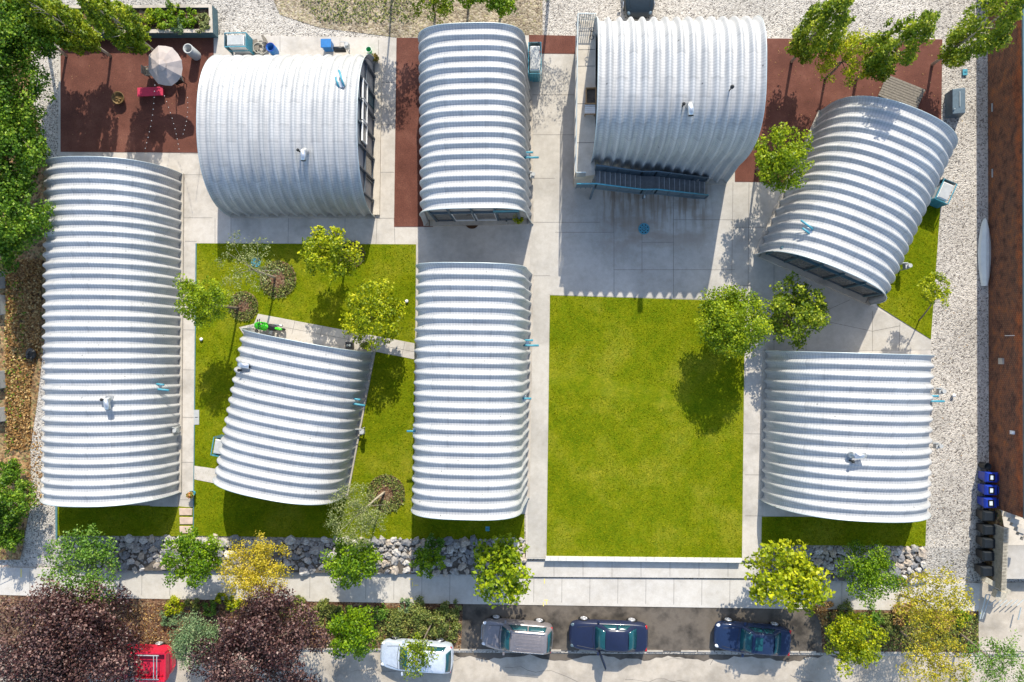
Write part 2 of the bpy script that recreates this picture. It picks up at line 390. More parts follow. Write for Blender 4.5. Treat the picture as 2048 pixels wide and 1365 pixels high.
slab('concrete_paving',[(118,70),(424,70),(640,74),(800,76),(1060,71),(1152,72),(1500,76),(1885,78),(1878,400),(1862,700),(1858,1034),(1526,1034),(1522,1122),(1052,1118),(1051,1029),(828,1029),(360,1014),(106,1010),(116,320)],.03,.3,M_conc)
slab('plaza_paving',[(1060,108),(1150,108),(1500,365),(1556,365),(1528,505),(1750,615),(1862,680),(1862,700),(1530,704),(1530,603),(1098,590),(1098,1116),(1055,1116),(1060,455)],.045,.02,M_conc2)
R1=[(121,71),(427,71),(427,306),(121,304)]
slab('red_paving',R1,.05,.03,M_red)
slab('red_paving',[(793,76),(872,76),(866,454),(788,454)],.05,.03,M_red)
slab('red_paving',[(1058,70),(1152,72),(1150,108),(1058,107)],.06,.03,M_red)
slab('red_paving',[(1470,77),(1885,79),(1880,396),(1700,400),(1560,365),(1470,364)],.06,.03,M_red)
slab('lawn',[(393,487),(832,489),(827,1079),(386,1072)],.07,.05,M_lawn)
slab('lawn',[(114,1008),(356,1013),(386,1016),(386,1073),(114,1072)],.065,.05,M_lawn)
slab('lawn',[(828,1029),(1049,1029),(1049,1080),(827,1079)],.065,.05,M_lawn)
slab('lawn',[(1100,591),(1490,603),(1484,1117),(1093,1114)],.075,.05,M_lawn)
slab('lawn',[(1882,398),(1862,679),(1756,612),(1735,560),(1800,400)],.075,.05,M_lawn)
slab('lawn',[(1524,1034),(1853,1034),(1851,1093),(1523,1090)],.065,.05,M_lawn)
slab('path',[(516,628),(829,687),(829,719),(748,703),(640,720),(500,690),(478,655),(508,648)],.09,.05,M_conc)
slab('path',[(388,932),(470,944),(470,975),(388,959)],.09,.05,M_conc)
slab('path',[(300,975),(356,975),(356,1014),(300,1013)],.085,.04,M_conc)
slab('path',[(1527,975),(1650,990),(1640,1034),(1527,1033)],.085,.04,M_conc)
slab('sidewalk',[(-120,1133),(35,1136),(240,1141),(640,1146),(1053,1151),(1053,1156),(1522,1160),(1850,1164),(1960,1167),(1957,1223),(1500,1217),(900,1208),(250,1197),(-120,1187)],ZL+.03,.12,M_walk)
slab('mulch_strip',[(-120,1187),(250,1197),(900,1208),(926,1209),(922,1300),(-120,1290)],ZL,.05,M_mulch)
slab('parking_strip',[(924,1209),(1500,1217),(1642,1219),(1650,1306),(920,1300)],ZL-.01,.05,M_stripdirt)
slab('mulch_strip',[(1640,1219),(1957,1223),(1957,1306),(1645,1306)],ZL,.05,M_mulch)
slab('driveway_apron',[(1958,1167),(2300,1160),(2300,1306),(1957,1302)],ZL+.0,.08,M_road)
slab('road',[(-900,1287),(900,1302),(1400,1308),(2900,1318),(2900,2200),(-900,2200)],ZL-.13,.05,M_road)
cr=random.Random(12); mb=MB()
for (x,y,L,dr) in ((1010,1335,9,0),(1330,1322,12,.2),(1580,1350,9,-.2),(700,1345,8,.1),(1250,1360,10,0),(1420,1330,4,1.3),(940,1312,3,1.5),(1120,1318,4,1.4)):
    p=P(x,y,ZL-.126); a=dr
    for k in range(int(L*2)):
        a=dr+cr.uniform(-.5,.5); q=p+Vector((math.cos(a),math.sin(a),0))*.5; n_=Vector((-math.sin(a),math.cos(a),0))*cr.uniform(.006,.016)
        mb.add([p-n_,q-n_,q+n_,p+n_],[(0,1,2,3)]); p=q
struct('road_crack',mb,M_joint)
# dirt washed over the road edge, and the gutter kerb
kr=random.Random(3); top=[(x,1301+.006*(x-900)) for x in range(900,1720,20)]; bot=[(x,1306+.006*(x-900)+kr.random()*7+9*math.sin(x*.021)**2) for x in range(1720,900,-12)]
slab('gutter_dirt',top+bot,ZL-.12,.03,M_stripdirt)
mb=MB()
for a in range(-100,2040,34):
    if kr.random()<.22 and a>900: continue
    x0,x1=a,a+32; w=3+kr.random()*1.2; y=1298+.0065*(a-900) if a>0 else 1290
    y0=y+(0 if a>900 else 0)
    mb.prism(W2([(x0,y0),(x1,y0+.2),(x1,y0+w+.2),(x0,y0+w)],ZL+.0),ZL-.2,ZL+.02)
struct('kerb',mb,M_found)
# joints cut in the concrete (dark sawn lines, one mesh per paved area)
def joints(name,segs,z,w=.022):
    mb=MB()
    for x0,y0,x1,y1 in segs:
        a=P(x0,y0,z); b_=P(x1,y1,z); d=(b_-a).normalized(); n=Vector((-d.y,d.x,0))*w/2
        mb.add([a-n,b_-n,b_+n,a+n],[(0,1,2,3)])
    return struct(name,mb,M_joint)
js=[(425,70,425,307),(360,308,425,308),(363,350,405,350),(361,436,425,436),(370,483,393,483),(430,437,430,486),(577,437,576,487),(690,437,690,487),(754,437,752,488),(788,437,790,488),(432,455,832,455) if False else (788,437,754,437),
    (757,165,789,165),(756,250,789,250),(754,345,788,345),(680,76,680,106),(560,74,560,104),(757,80,757,110),(462,437,462,486)]
for y in (560,660,740,835,925,1000): js.append((360,y,390,y+.5))
for y in (552,602,706,786,852,941,1029): js.append((1055,y,1098,y))
joints('paving_joint',js,.0345)
js=[(1062,190,1148,190),(1060,270,1148,270),(1062,357,1110,357),(1062,445,1200,445),(1112,520,1472,520) if False else (1060,552,1100,552),(1228,360,1228,592),(1347,362,1347,597),(1284,440,1284,545),(1110,465,1228,465),(1228,540,1470,540),(1347,440,1470,440),(1347,485,1284,485),
    (1466,365,1463,600),(1498,366,1496,603),(1466,455,1530,455),(1463,570,1500,572),(1548,530,1548,700),(1530,602,1548,602),(1612,560,1612,702),(1745,622,1745,703),(1530,665,1612,666),(1661,645,1745,663),(1745,663,1800,652),(1800,645,1798,702),(1612,640,1700,600)]
joints('plaza_joint',js,.0495)
js=[(515,645,829,704)]
for k in range(5): js.append((590+k*55,642+k*10.6,584+k*55,668+k*10.6))
joints('path_joint',js,.0945,.018)
js=[]
for k in range(34):
    x=60+56*k; yt=1137+.0140*(x-60); yb=1189+.0175*(x-60)
    js.append((x,yt,x-.6,yb-2))
joints('sidewalk_joint',js,ZL+.0345)
for y in (790,870,940,985): pass
joints('walk_joint',[(1490,y,1527,y+.5) for y in (665,740,868,950,1032)]+[(1488,1115,1524,1116)],.0345)
# low white wall, landing and steps down to the street
t_=thing('low_wall','long low white concrete wall along the street end of the big lawn','wall',P(1287,1120,0))
MB().prism(W2([(1092,1114),(1484,1118),(1483,1126),(1090,1122)],.24),-.35,.24).build('wall_body',M_white,t_)
mbj=MB()
for k in range(24): mbj.prism(W2([(1100+16*k,1114.4),(1100.6+16*k,1114.4),(1100.4+16*k,1122),(1099.8+16*k,1122)],.244),.23,.244)
mbj.build('coping_joint',M_joint,t_)
slab('landing',[(1050,1122),(1524,1127),(1523,1157),(1048,1154)],-.17,.3,M_walk)
M_mark=simple('utility_paint',(.75,.62,.18),.8,0,.2,9)
mb=MB()
for x,y,dx,dy in ((818,1158,8,1),(824,1164,1,9),(829,1170,7,1),(816,1199,1,8),(820,1196,6,1),(1088,1158,1,9),(1088,1200,7,1),(1086,1205,1,7),(1092,1203,1,6),(41,1138,1.5,16)):
    mb.prism(W2([(x,y),(x+dx+.8,y),(x+dx+.8,y+dy+.8),(x,y+dy+.8)],ZL+.035),ZL+.031,ZL+.035)
o=mb.build('paint_marking',M_mark); o['kind']='structure'
joints('landing_joint',[(1108+58*k,1125,1108+58*k,1154) for k in range(8)],-.1655)
slab('steel_edging',[(110,1009),(114,1009),(114,1078),(111,1078)],.12,.2,M_curb)
slab('steel_edging',[(391,487),(393,487),(387,1072),(385.5,1072)],.10,.2,M_curb)
slab('rock_bed',[(112,1072),(826,1079),(1050,1081),(1052,1151),(640,1146),(240,1141),(112,1139)],-.06,.2,M_rubble)
slab('rock_bed',[(1523,1090),(1851,1093),(1851,1164),(1521,1160)],-.06,.2,M_rubble)
for n_,(x,y,w,h) in enumerate([(371,1024,27,14),(372,1042,27,14),(372,1060,27,14)]):
    o=MB().prism(W2([(x-w/2,y-h/2),(x+w/2,y-h/2+.5),(x+w/2-1,y+h/2),(x-w/2+1,y+h/2)],.12),.02,.12).build('stepping_stone',M_stone,None,False,.02)
    tag(o,['pinkish stepping stone nearest the end of the concrete walk','middle one of the three pinkish stepping stones','pinkish stepping stone nearest the boulder bed'][n_],'stepping stone','stepping stones between the walk and the boulders')
# ================================================================= HUTS
def arch(w,h,n,z1,lean,K=56):
    """half outline from (w/2,0) over the top; returns list of (x,z) right foot to left foot"""
    a=w/2; pts=[]
    if z1>0:
        for i in range(5): pts.append((a-lean*i/5,z1*i/5))
    b_=a-lean; hh=h-z1
    for i in range(K//2+1):
        th=PI/2*i/(K//2)
        pts.append((b_*math.cos(th)**(2/n),z1+hh*math.sin(th)**(2/n)))
    return pts+[(-x,z) for x,z in pts[::-1][1:]]
def wave(u):
    u%=1.0   # flat valley, straight slope, narrow crest, straight slope
    pts=[(0,0),(.10,0),(.135,.05),(.365,.94),(.40,1.0),(.455,1.02),(.51,1.0),(.545,.94),(.775,.05),(.81,0),(1,0)]
    for (a,x),(b_,y) in zip(pts,pts[1:]):
        if a<=u<=b_: return x+(y-x)*(u-a)/(b_-a)
    return 0
PH=sorted([(p-.45)%1.0 for p in (0.0,.10,.135,.21,.29,.365,.40,.455,.51,.545,.62,.70,.775,.81,.9)])
PH=[0.0]+[p for p in PH if p>.002]
def resample(p,n):
    d=[0]
    for i in range(1,len(p)): d.append(d[-1]+math.hypot(p[i][0]-p[i-1][0],p[i][1]-p[i-1][1]))
    out=[];j=0
    for k in range(n+1):
        s=d[-1]*k/n
        while j<len(d)-2 and d[j+1]<s: j+=1
        f=(s-d[j])/max(1e-9,d[j+1]-d[j]); out.append((p[j][0]+(p[j+1][0]-p[j][0])*f,p[j][1]+(p[j+1][1]-p[j][1])*f,s))
    return out
HUTS={}
def hut(key,label,c1,c2,w,h,n,z1,lean,dep=.165,zb=.06,found=.35):
    A=P(*c1); B=P(*c2); L=(B-A).length; mid=(A+B)/2; ax=(B-A).normalized(); cr=Vector((ax.y,-ax.x,0))
    t=thing('arched_metal_hut',label,'hut',mid,'corrugated arched metal huts')
    cnt=max(3,round(L/.615)); pit=L/cnt
    pr=resample(arch(w,h,n,z1,lean),72)
    nrm=[]
    for i in range(len(pr)):
        a=pr[max(i-1,0)]; b_=pr[min(i+1,len(pr)-1)]; dx,dz=b_[0]-a[0],b_[1]-a[1]; l=math.hypot(dx,dz); nrm.append((dz/l,-dx/l))
    us=[k+p for k in range(cnt) for p in PH]+[cnt]
    us=[u-.45*0 for u in us]
    V=[];UV=[]
    for u in us:
        o_=wave(u+.45)*dep
        for (x,z,s),(nx,nz) in zip(pr,nrm):
            if True:
                X=x+nx*o_; Z=max(0,z+nz*o_)
                V.append(A+ax*(u*pit)+cr*X+Vector((0,0,Z+zb))); UV.append((u+.45-.0,s))
    m=len(pr); F=[]
    for i in range(len(us)-1):
        for j in range(m-1): F.append((i*m+j,i*m+j+1,(i+1)*m+j+1,(i+1)*m+j))
    me=bpy.data.meshes.new('roof_shell'); me.from_pydata([tuple(v) for v in V],[],F); me.update()
    # make normals face out
    if me.polygons[len(F)//2+m//2].normal.z<0: me.flip_normals()
    uvl=me.uv_layers.new(name='UVMap'); idx=np.zeros(len(me.loops),dtype=np.int32); me.loops.foreach_get('vertex_index',idx)
    uvl.data.foreach_set('uv',np.array(UV,dtype=np.float32)[idx].ravel())
    me.shade_smooth(); me.materials.append(M_galv)
    o=bpy.data.objects.new('roof_shell',me); C.objects.link(o); o.parent=t; o.matrix_parent_inverse=pinv(t)
    sm=o.modifiers.new('thickness','SOLIDIFY'); sm.thickness=.025; sm.offset=-1
    # edge flange at both ends
    for u in (0,cnt):
        o_=wave(u+.45)*dep
        mb=MB(); mb.tube([A+ax*(u*pit)+cr*(x+nx*(o_+.0))+Vector((0,0,max(0,z+nz*o_)+zb)) for (x,z,s),(nx,nz) in zip(pr,nrm)],.03,6)
        mb.build('edge_flange',M_lrail,t,True)
    # foundation strips
    for sgn in (-1,1):
        mb=MB(); c=mid+cr*(sgn*(w/2+dep*.45)); mb.box((c.x,c.y,.08),(found,L+.05,.16),math.atan2(-ax.x,ax.y))
        mb.build('foundation',M_found,t,False,.01)
    H=dict(t=t,A=A,B=B,ax=ax,cr=cr,w=w,h=h,L=L,pr=pr,args=(w,h,n,z1,lean)); HUTS[key]=H
    return H
def zroof(H,px,py,extra=0):
    """world point on the roof seen at pixel (px,py)"""
    for k in range(400):
        z=8-k*.02; p=P(px,py,z); q=p-H['A']; x=abs(q.dot(H['cr']))
        zr=0
        for (a,za,_),(b_,zb_,_) in zip(H['pr'],H['pr'][1:]):
            if a>=0 and b_>=0 and b_<=x<=a: zr=max(zr,za+(zb_-za)*((a-x)/max(1e-6,a-b_)))
        if zr+.15>=z: return Vector((p.x,p.y,z))
    return P(px,py,0)
def endwall(H,which,inset,kind):
    t=H['t']; s=0 if which=='A' else H['L']; din=1 if which=='A' else -1
    w,h,n,z1,lean=H['args']; pr=arch(w-.1,h-.06,n,z1,lean,40)
    org=H['A']+H['ax']*(s+din*inset); ax=H['ax']; cr=H['cr']
    mb=MB(); V=[]
    for d in (0,.12):
        for x,z in pr: V.append(org+ax*(din*d)+cr*x+Vector((0,0,max(z,0)+.05)))
    m=len(pr); F=[tuple(range(m)),tuple(range(2*m-1,m-1,-1))]+[(i,i+1,m+i+1,m+i) for i in range(m-1)]+[(m-1,0,m,2*m-1)]
    wall=mb.add(V,F).build('end_wall',M_endwall,t)
    def rect(name,x0,x1,z0,z1_,mat,fr=None,proud=.0,tt=t):
        c=org-ax*(din*(.03+proud))+cr*((x0+x1)/2)+Vector((0,0,(z0+z1_)/2)); rz=math.atan2(cr.y,cr.x)
        f=MB()
        if fr:
            for (a,b_,c0,c1) in ((x0-.06,x1+.06,z0-.06,z0),(x0-.06,x1+.06,z1_,z1_+.06),(x0-.06,x0,z0,z1_),(x1,x1+.06,z0,z1_)):
                q=org-ax*(din*(.06+proud))+cr*((a+b_)/2); f.box((q.x,q.y,(c0+c1)/2),(b_-a,.1,c1-c0),rz)
            fo=f.build(name,fr,tt); g=MB().box((c.x,c.y,c.z),(x1-x0,.05,z1_-z0),rz).build('pane',mat); 
            g.parent=fo; return fo
        return MB().box((c.x,c.y,c.z),(x1-x0,.06,z1_-z0),rz).build(name,mat,tt)
    rz=math.atan2(cr.y,cr.x)
    if kind=='plain':
        rect('door',-.5,.5,.1,2.15,M_steel); rect('window',1.1,2.2,1.0,2.1,M_glass,M_whitef); rect('window',-2.2,-1.1,1.0,2.1,M_glass,M_whitef)
    elif kind=='C':
        xs=[-2.6,-1.25,.1,1.45,2.6]
        for a,b_ in zip(xs,xs[1:]): rect('window',a+.1,b_-.1,.25,2.5,M_glass,M_whitef if a in (-1.25,.1) else M_steel)
        mb=MB()
        for x in xs:
            q=org-ax*(din*.08)+cr*x; mb.box((q.x,q.y,2.0),(.1,.12,3.8),rz)
        q=org-ax*(din*.083); mb.box((q.x,q.y,2.75),(5.3,.12,.12),rz); mb.build('mullion',M_rail,t)
        q=org-ax*(din*.14)+cr*(-1.9); MB().box((q.x,q.y,3.3),(1.5,.05,.35),rz).build('sign_panel',M_teal,t)
    elif kind=='B':
        for k in range(-3,4):
            q=org-ax*(din*.10)+cr*(k*1.3); zt=2.6 if abs(k)>2 else 3.6
            MB().box((q.x,q.y,zt/2+.1),(.09,.2,zt),rz).build('mullion',M_steel,t)
        for zz in (2.2,):
            q=org-ax*(din*.10); MB().box((q.x,q.y,zz),(8-(.0 if zz<3 else 1.0),.12,.08),rz).build('mullion',M_steel,t)
        for k in (-2,-1,0): rect('window',k*1.25-.1,k*1.25+.95,2.3,3.2,M_glass,M_whitef,.12)
        rect('window',1.2,2.8,.3,2.1,M_glass,M_steel); rect('door',-2.9,-1.9,.1,2.15,M_tealdk)
    elif kind=='H':
        xs=[-3.2,-1.9,-.6,.7,2.0,3.2]
        for a,b_ in zip(xs,xs[1:]): rect('window',a+.1,b_-.1,.25,2.3,M_glass,M_steel)
        for x in xs:
            q=org-ax*(din*.08)+cr*x; MB().box((q.x,q.y,1.5),(.1,.14,2.9),rz).build('mullion',M_tealdk,t)
        q=org-ax*(din*.083); MB().box((q.x,q.y,2.5),(6.4,.16,.1),rz).build('mullion',M_tealdk,t)
    return wall
F_=hut('F','longest white corrugated hut, running along the left edge beside the leaf litter',(248,350),(243,982),7.45,4.05,2.4,0,0)
B_=hut('B','wide white hut with white-framed end windows, below the coiled hose',(464,280),(752,280),9.45,4.25,2.35,0,0)
C_=hut('C','tall narrow white hut with a round brown mat at its open front',(954,126),(957,450),6.4,5.1,3.0,2.9,.28)
D_=hut('D','tallest white hut, with an outdoor staircase and raised terrace',(1176,232),(1453,232),8.0,7.2,3.0,2.7,.42,.21)
E_=hut('E','long narrow white hut between the tree lawn and the big lawn',(954,548),(946,992),6.6,5.6,3.0,2.9,.28)
G_=hut('G','tilted white hut standing on the tree lawn beside the green motorcycle',(629,681),(575,965),7.5,4.2,2.5,1.0,.08)
H_=hut('H','tilted white hut beside the slatted deck, front facing the pit tree',(1753,273),(1623,560),7.25,4.5,2.4,0.8,.06)
I_=hut('I','wide white hut at the lower right, between the pale walk and the gravel drive',(1682,706),(1674,1004),9.0,4.5,2.35,0,0)
endwall(C_,'B',.32,'C'); endwall(C_,'A',.3,'plain'); endwall(B_,'B',.2,'B'); endwall(B_,'A',.3,'plain')
endwall(H_,'B',.40,'H'); endwall(H_,'A',.3,'plain')
for H in (F_,E_,G_,I_): endwall(H,'A',.4,'plain'); endwall(H,'B',.9,'plain')
for H in (C_,H_):
    q=H['B']-H['ax']*.16; MB().box((q.x,q.y,.10),(H['w']-.3,.42,.2),math.atan2(H['cr'].y,H['cr'].x)).build('door_sill',M_found,H['t'],False,.01)
q=B_['B']-B_['ax']*(-.12); MB().box((q.x,q.y,.10),(B_['w']+.1,.42,.2),math.atan2(B_['cr'].y,B_['cr'].x)).build('door_sill',M_terrace,B_['t'],False,.01)
endwall(D_,'A',.5,'plain'); endwall(D_,'B',.3,'plain')
def vent(H,px,py,dx,dy):
    p=zroof(H,px,py); d=Vector((dx,-dy,0)).normalized()
    mb=MB().tube([p-Vector((0,0,.2)),p+Vector((0,0,.28)),p+Vector((0,0,.42))+d*.1,p+Vector((0,0,.46))+d*.28,p+Vector((0,0,.44))+d*.62],[.17]*5,14)
    o=mb.build('vent_duct',M_silver,H['t'],True)
    c=p+Vector((0,0,.44))+d*.625; g=MB().tube([c,c+d*.012],.14,14).build('duct_opening',M_black); sub(g,o)
    q=p+Vector((d.y,-d.x,0))*.34; MB().tube([q-Vector((0,0,.1)),q+Vector((0,0,.35))],.045,8).lathe([(0.001,.47),(.09,.40),(.09,.34),(.04,.34)],q,10).build('flue_pipe',M_black,H['t'],True)
def pipes(H,px,py,dx,dy,two=True,z=None):
    p=zroof(H,px,py) if z is None else P(px,py,z); d=Vector((dx,-dy,0)).normalized(); s=Vector((-d.y,d.x,0))
    for k,l in ((-.13,.75),(.17,.42)) if two else ((0,.5),):
        q=p+s*k; MB().tube([q-d*.15-Vector((0,0,.1)),q-d*.05+Vector((0,0,.16)),q+d*.1+Vector((0,0,.2)),q+d*l+Vector((0,0,.2))],.062,10).build('turquoise_pipe',M_teal,H['t'],True)
    MB().box((p.x,p.y,p.z+.02),(.35,.35,.08)).build('pipe_flashing',M_silver,H['t'],False,.01)
vent(F_,222,797,.1,.6); vent(B_,612,304,0,1); vent(D_,1378,213,0,1); vent(G_,485,729,1,.15); vent(I_,1700,909,1,0)
pipes(F_,318,774,1,.1); pipes(B_,683,170,-.3,-1); pipes(G_,708,803,1,.15); pipes(H_,1618,462,-.8,-.6)
pipes(C_,1052,313,1,0,True,2.6); pipes(E_,1052,687,1,0,True,2.6); pipes(E_,832,862,-1,0,False,2.6); pipes(I_,1858,798,1,0,True,2.0); pipes(E_,1046,797,1,0,False,2.4)
mb=MB(); p=zroof(D_,1457,184); mb.tube([p,p+Vector((0,0,.7))],.03,8); mb.lathe([(0,.8),(.1,.72),(.1,.62),(0,.6)],p,10).build('flue_pipe',M_black,D_['t'])
def meter(H,px,py,side):
    p=P(px,py,0); t=H['t']
    mb=MB().tube([p+Vector((0,0,.1)),p+Vector((0,0,1.0)),p+Vector((-.35*side,0,1.0))],.03,8).tube([p+Vector((0,-.35,.1)),p+Vector((0,-.35,.9)),p+Vector((0,0,.9))],.03,8)
    mb.box((p.x+.03*side,p.y-.17,.78),(.26,.3,.34)).tube([p+Vector((.1*side,-.17,1.0)),p+Vector((.1*side,-.17,1.12))],.12,10)
    mb.build('gas_meter',M_grey,t)
meter(F_,364,852,1); meter(C_,1064,352,1); meter(G_,730,855,1); meter(I_,1858,882,1); meter(I_,1864,775,1); meter(B_,700,98,1); meter(H_,1798,530,1)
# ---- raised terrace, stairs and railings beside the tallest hut
ZT=3.25
tw=thing('raised_terrace','raised pale terrace deck left of the tallest hut, with thin metal railings','terrace',P(1165,200,0))
tp=W2([(1152,42),(1192,42),(1190,350),(1148,356)],ZT)
MB().prism(tp,ZT-.25,ZT).build('deck',M_terrace,tw,False,.01)
a=P(1165,60,ZT);
MB().prism([(x+.12 if i in (0,3) else x,y+(-.15 if i<2 else .15)) for i,(x,y) in enumerate(tp)],.03,ZT-.253).build('support_wall',M_found,tw)
def rail(name,pts,h,mat,parent,panel=None,postn=8):
    mb=MB(); pts=[Vector(p) for p in pts]
    for a,b_ in zip(pts,pts[1:]):
        mb.tube([a+Vector((0,0,h)),b_+Vector((0,0,h))],.03,6)
        for k in range(postn+1):
            q=a.lerp(b_,k/postn); mb.box((q.x,q.y,q.z+h/2),(.05,.05,h))
        for k in (.3,.6): mb.tube([a+Vector((0,0,h*k)),b_+Vector((0,0,h*k))],.012,5)
    return mb.build(name,mat,parent)
v3=[Vector((x,y,ZT)) for x,y in tp]
i_=Vector((.06,-.06,0))
rail('railing',[v3[1]+Vector((-.1,-.06,0)),v3[0]+i_,v3[3]+Vector((.06,.06,0)),v3[3]+Vector((.6,.06,0))],1.0,M_lrail,tw)
for y in (63,100,133,208,286): 
    a=P(1153,y,ZT+.004); b_=P(1190,y,ZT+.004); MB().box(((a.x+b_.x)/2,a.y,ZT+.003),(b_.x-a.x,.03,.006)).build('deck_joint',M_joint,tw)
bn=thing('terrace_bench','white slatted chair with wooden arms on the raised terrace','chair',P(1179,224,ZT))
p=P(1179,224,ZT); mb=MB()
for k in range(5): mb.box((p.x,p.y+.22-.11*k,ZT+.42),(.6,.08,.03))
mb.build('seat',M_whitep,bn)
MB().box((p.x,p.y+.30,ZT+.5),(.62,.06,.06)).box((p.x,p.y-.30,ZT+.5),(.62,.06,.06)).build('armrest',M_wood2,bn)
for sx in (-.27,.27):
    for sy in (-.25,.25): MB().box((p.x+sx,p.y+sy,ZT+.2),(.05,.05,.4)).build('leg',M_wood2,bn)
bx=thing('planter_box','dark open wooden box on the raised terrace beside the white chair','box',P(1181,200,ZT)); p=P(1181,198,ZT)
mb=MB()
for sx,sy,dx,dy in ((-.27,0,.05,.9),(.27,0,.05,.9),(0,-.45,.6,.05),(0,.45,.6,.05)): mb.box((p.x+sx,p.y+sy,ZT+.25),(dx,dy,.5))
mb.box((p.x,p.y,ZT+.04),(.55,.85,.06)); mb.build('box_wall',M_wood2,bx); MB().box((p.x,p.y,ZT+.2),(.48,.8,.25)).build('soil',M_rubble,bx)
gt=thing('terrace_chain_posts','thin dark hoops hanging on the railing at the terrace far end','hook',P(1180,75,ZT)); p=P(1181,75,ZT)
mb=MB(); mb.torus((p.x,p.y,ZT+1),.12,.02,'X').torus((p.x,p.y-.4,ZT+.9),.12,.02,'X').tube([p,p+Vector((0,0,1.1))],.02,6); mb.build('hoop',M_black,gt)
st=thing('staircase','outdoor staircase climbing beside the tallest hut, blue rail along its open side','staircase',P(1300,375,0))
xl=P(1190,350,ZT).x; xm0=P(1281,350,1.8).x; xm1=P(1309,350,1.75).x; xr=P(1410,372,.2).x
yN=P(1300,361,0).y-.12; yS=yN-1.05
mb=MB(); nose=MB()
def treads(x0,x1,z0,z1,n):
    for k in range(n):
        w=(x1-x0)/n; z=z0+(z1-z0)*(k+1)/(n+1)
        mb.box((x0+w*(k+.5),(yN+yS)/2,z-.02),(w*.80,yN-yS-.08,.05)); nose.box((x0+w*(k+.93),(yN+yS)/2,z-.018),(w*.13,yN-yS-.085,.052))
        mb.box((x0+w*(k+1)-.03,(yN+yS)/2,z-.09),(.02,yN-yS-.1,.12))
zm=1.72
treads(xl,xm0,ZT,zm,9); nose.build('nosing',M_grey,st); nose=MB(); mb.box(((xm0+xm1)/2,(yN+yS)/2,zm-.04),(xm1-xm0+.02,yN-yS-.08,.08)); treads(xm1,xr,zm,0.03,10)
mb.build('tread',M_step,st); nose.build('nosing',M_grey,st)
for nm,y,m_ in (('stringer',yN,M_rail),('stringer',yS,M_rail)):
    q=[Vector((xl,y,ZT)),Vector((xm0,y,zm)),Vector((xm1,y,zm)),Vector((xr,y,.05))]
    mb=MB()
    for a,b_ in zip(q,q[1:]):
        mb.add([a+Vector((0,-.03,-.25)),b_+Vector((0,-.03,-.25)),b_+Vector((0,-.03,.08)),a+Vector((0,-.03,.08)),a+Vector((0,.03,-.25)),b_+Vector((0,.03,-.25)),b_+Vector((0,.03,.08)),a+Vector((0,.03,.08))],[(0,1,2,3),(7,6,5,4),(3,2,6,7),(0,4,5,1),(0,3,7,4),(1,5,6,2)])
    mb.build(nm,m_,st)
    # mesh infill panels + top rail
    mb=MB(); q[0]=q[0]+Vector((-1.1,0,0)) if y==yS else q[0]
    pts=[q[0]]+([Vector((xl,y,ZT))] if y==yS else [])+q[1:]
    for a,b_ in zip(pts,pts[1:]):
        mb.add([a+Vector((0,-.015,.1)),b_+Vector((0,-.015,.1)),b_+Vector((0,-.015,.92)),a+Vector((0,-.015,.92)),a+Vector((0,.015,.1)),b_+Vector((0,.015,.1)),b_+Vector((0,.015,.92)),a+Vector((0,.015,.92))],[(0,1,2,3),(7,6,5,4),(3,2,6,7),(0,4,5,1),(0,3,7,4),(1,5,6,2)])
        for k in range(5):
            c=a.lerp(b_,k/4); mb.box((c.x,c.y-.03,c.z+.5),(.05,.05,1.0))
    mb.build('balustrade',M_rail,st)
    MB().tube([p_+Vector((0,0,1.0)) for p_ in pts],.04,8).build('handrail',M_teal if y==yS else M_rail,st,True)
for x,z in ((xl-.05,3.0),((xm0+xm1)/2,1.6)):
    MB().box((x,yS+.05,z/2),(.12,.12,z)).build('post',M_rail,st)
sp=thing('wall_lamp','small turquoise spout lamp on the outer face of the staircase','lamp',P(1289,383,1.2)); p=P(1289,385,1.0)
MB().tube([p,p+Vector((0,-.35,.05))],.05,8).build('arm',M_lrail,sp,True); MB().box((p.x,p.y+.02,p.z-.1),(.45,.08,.15)).build('back_plate',M_teal,sp)
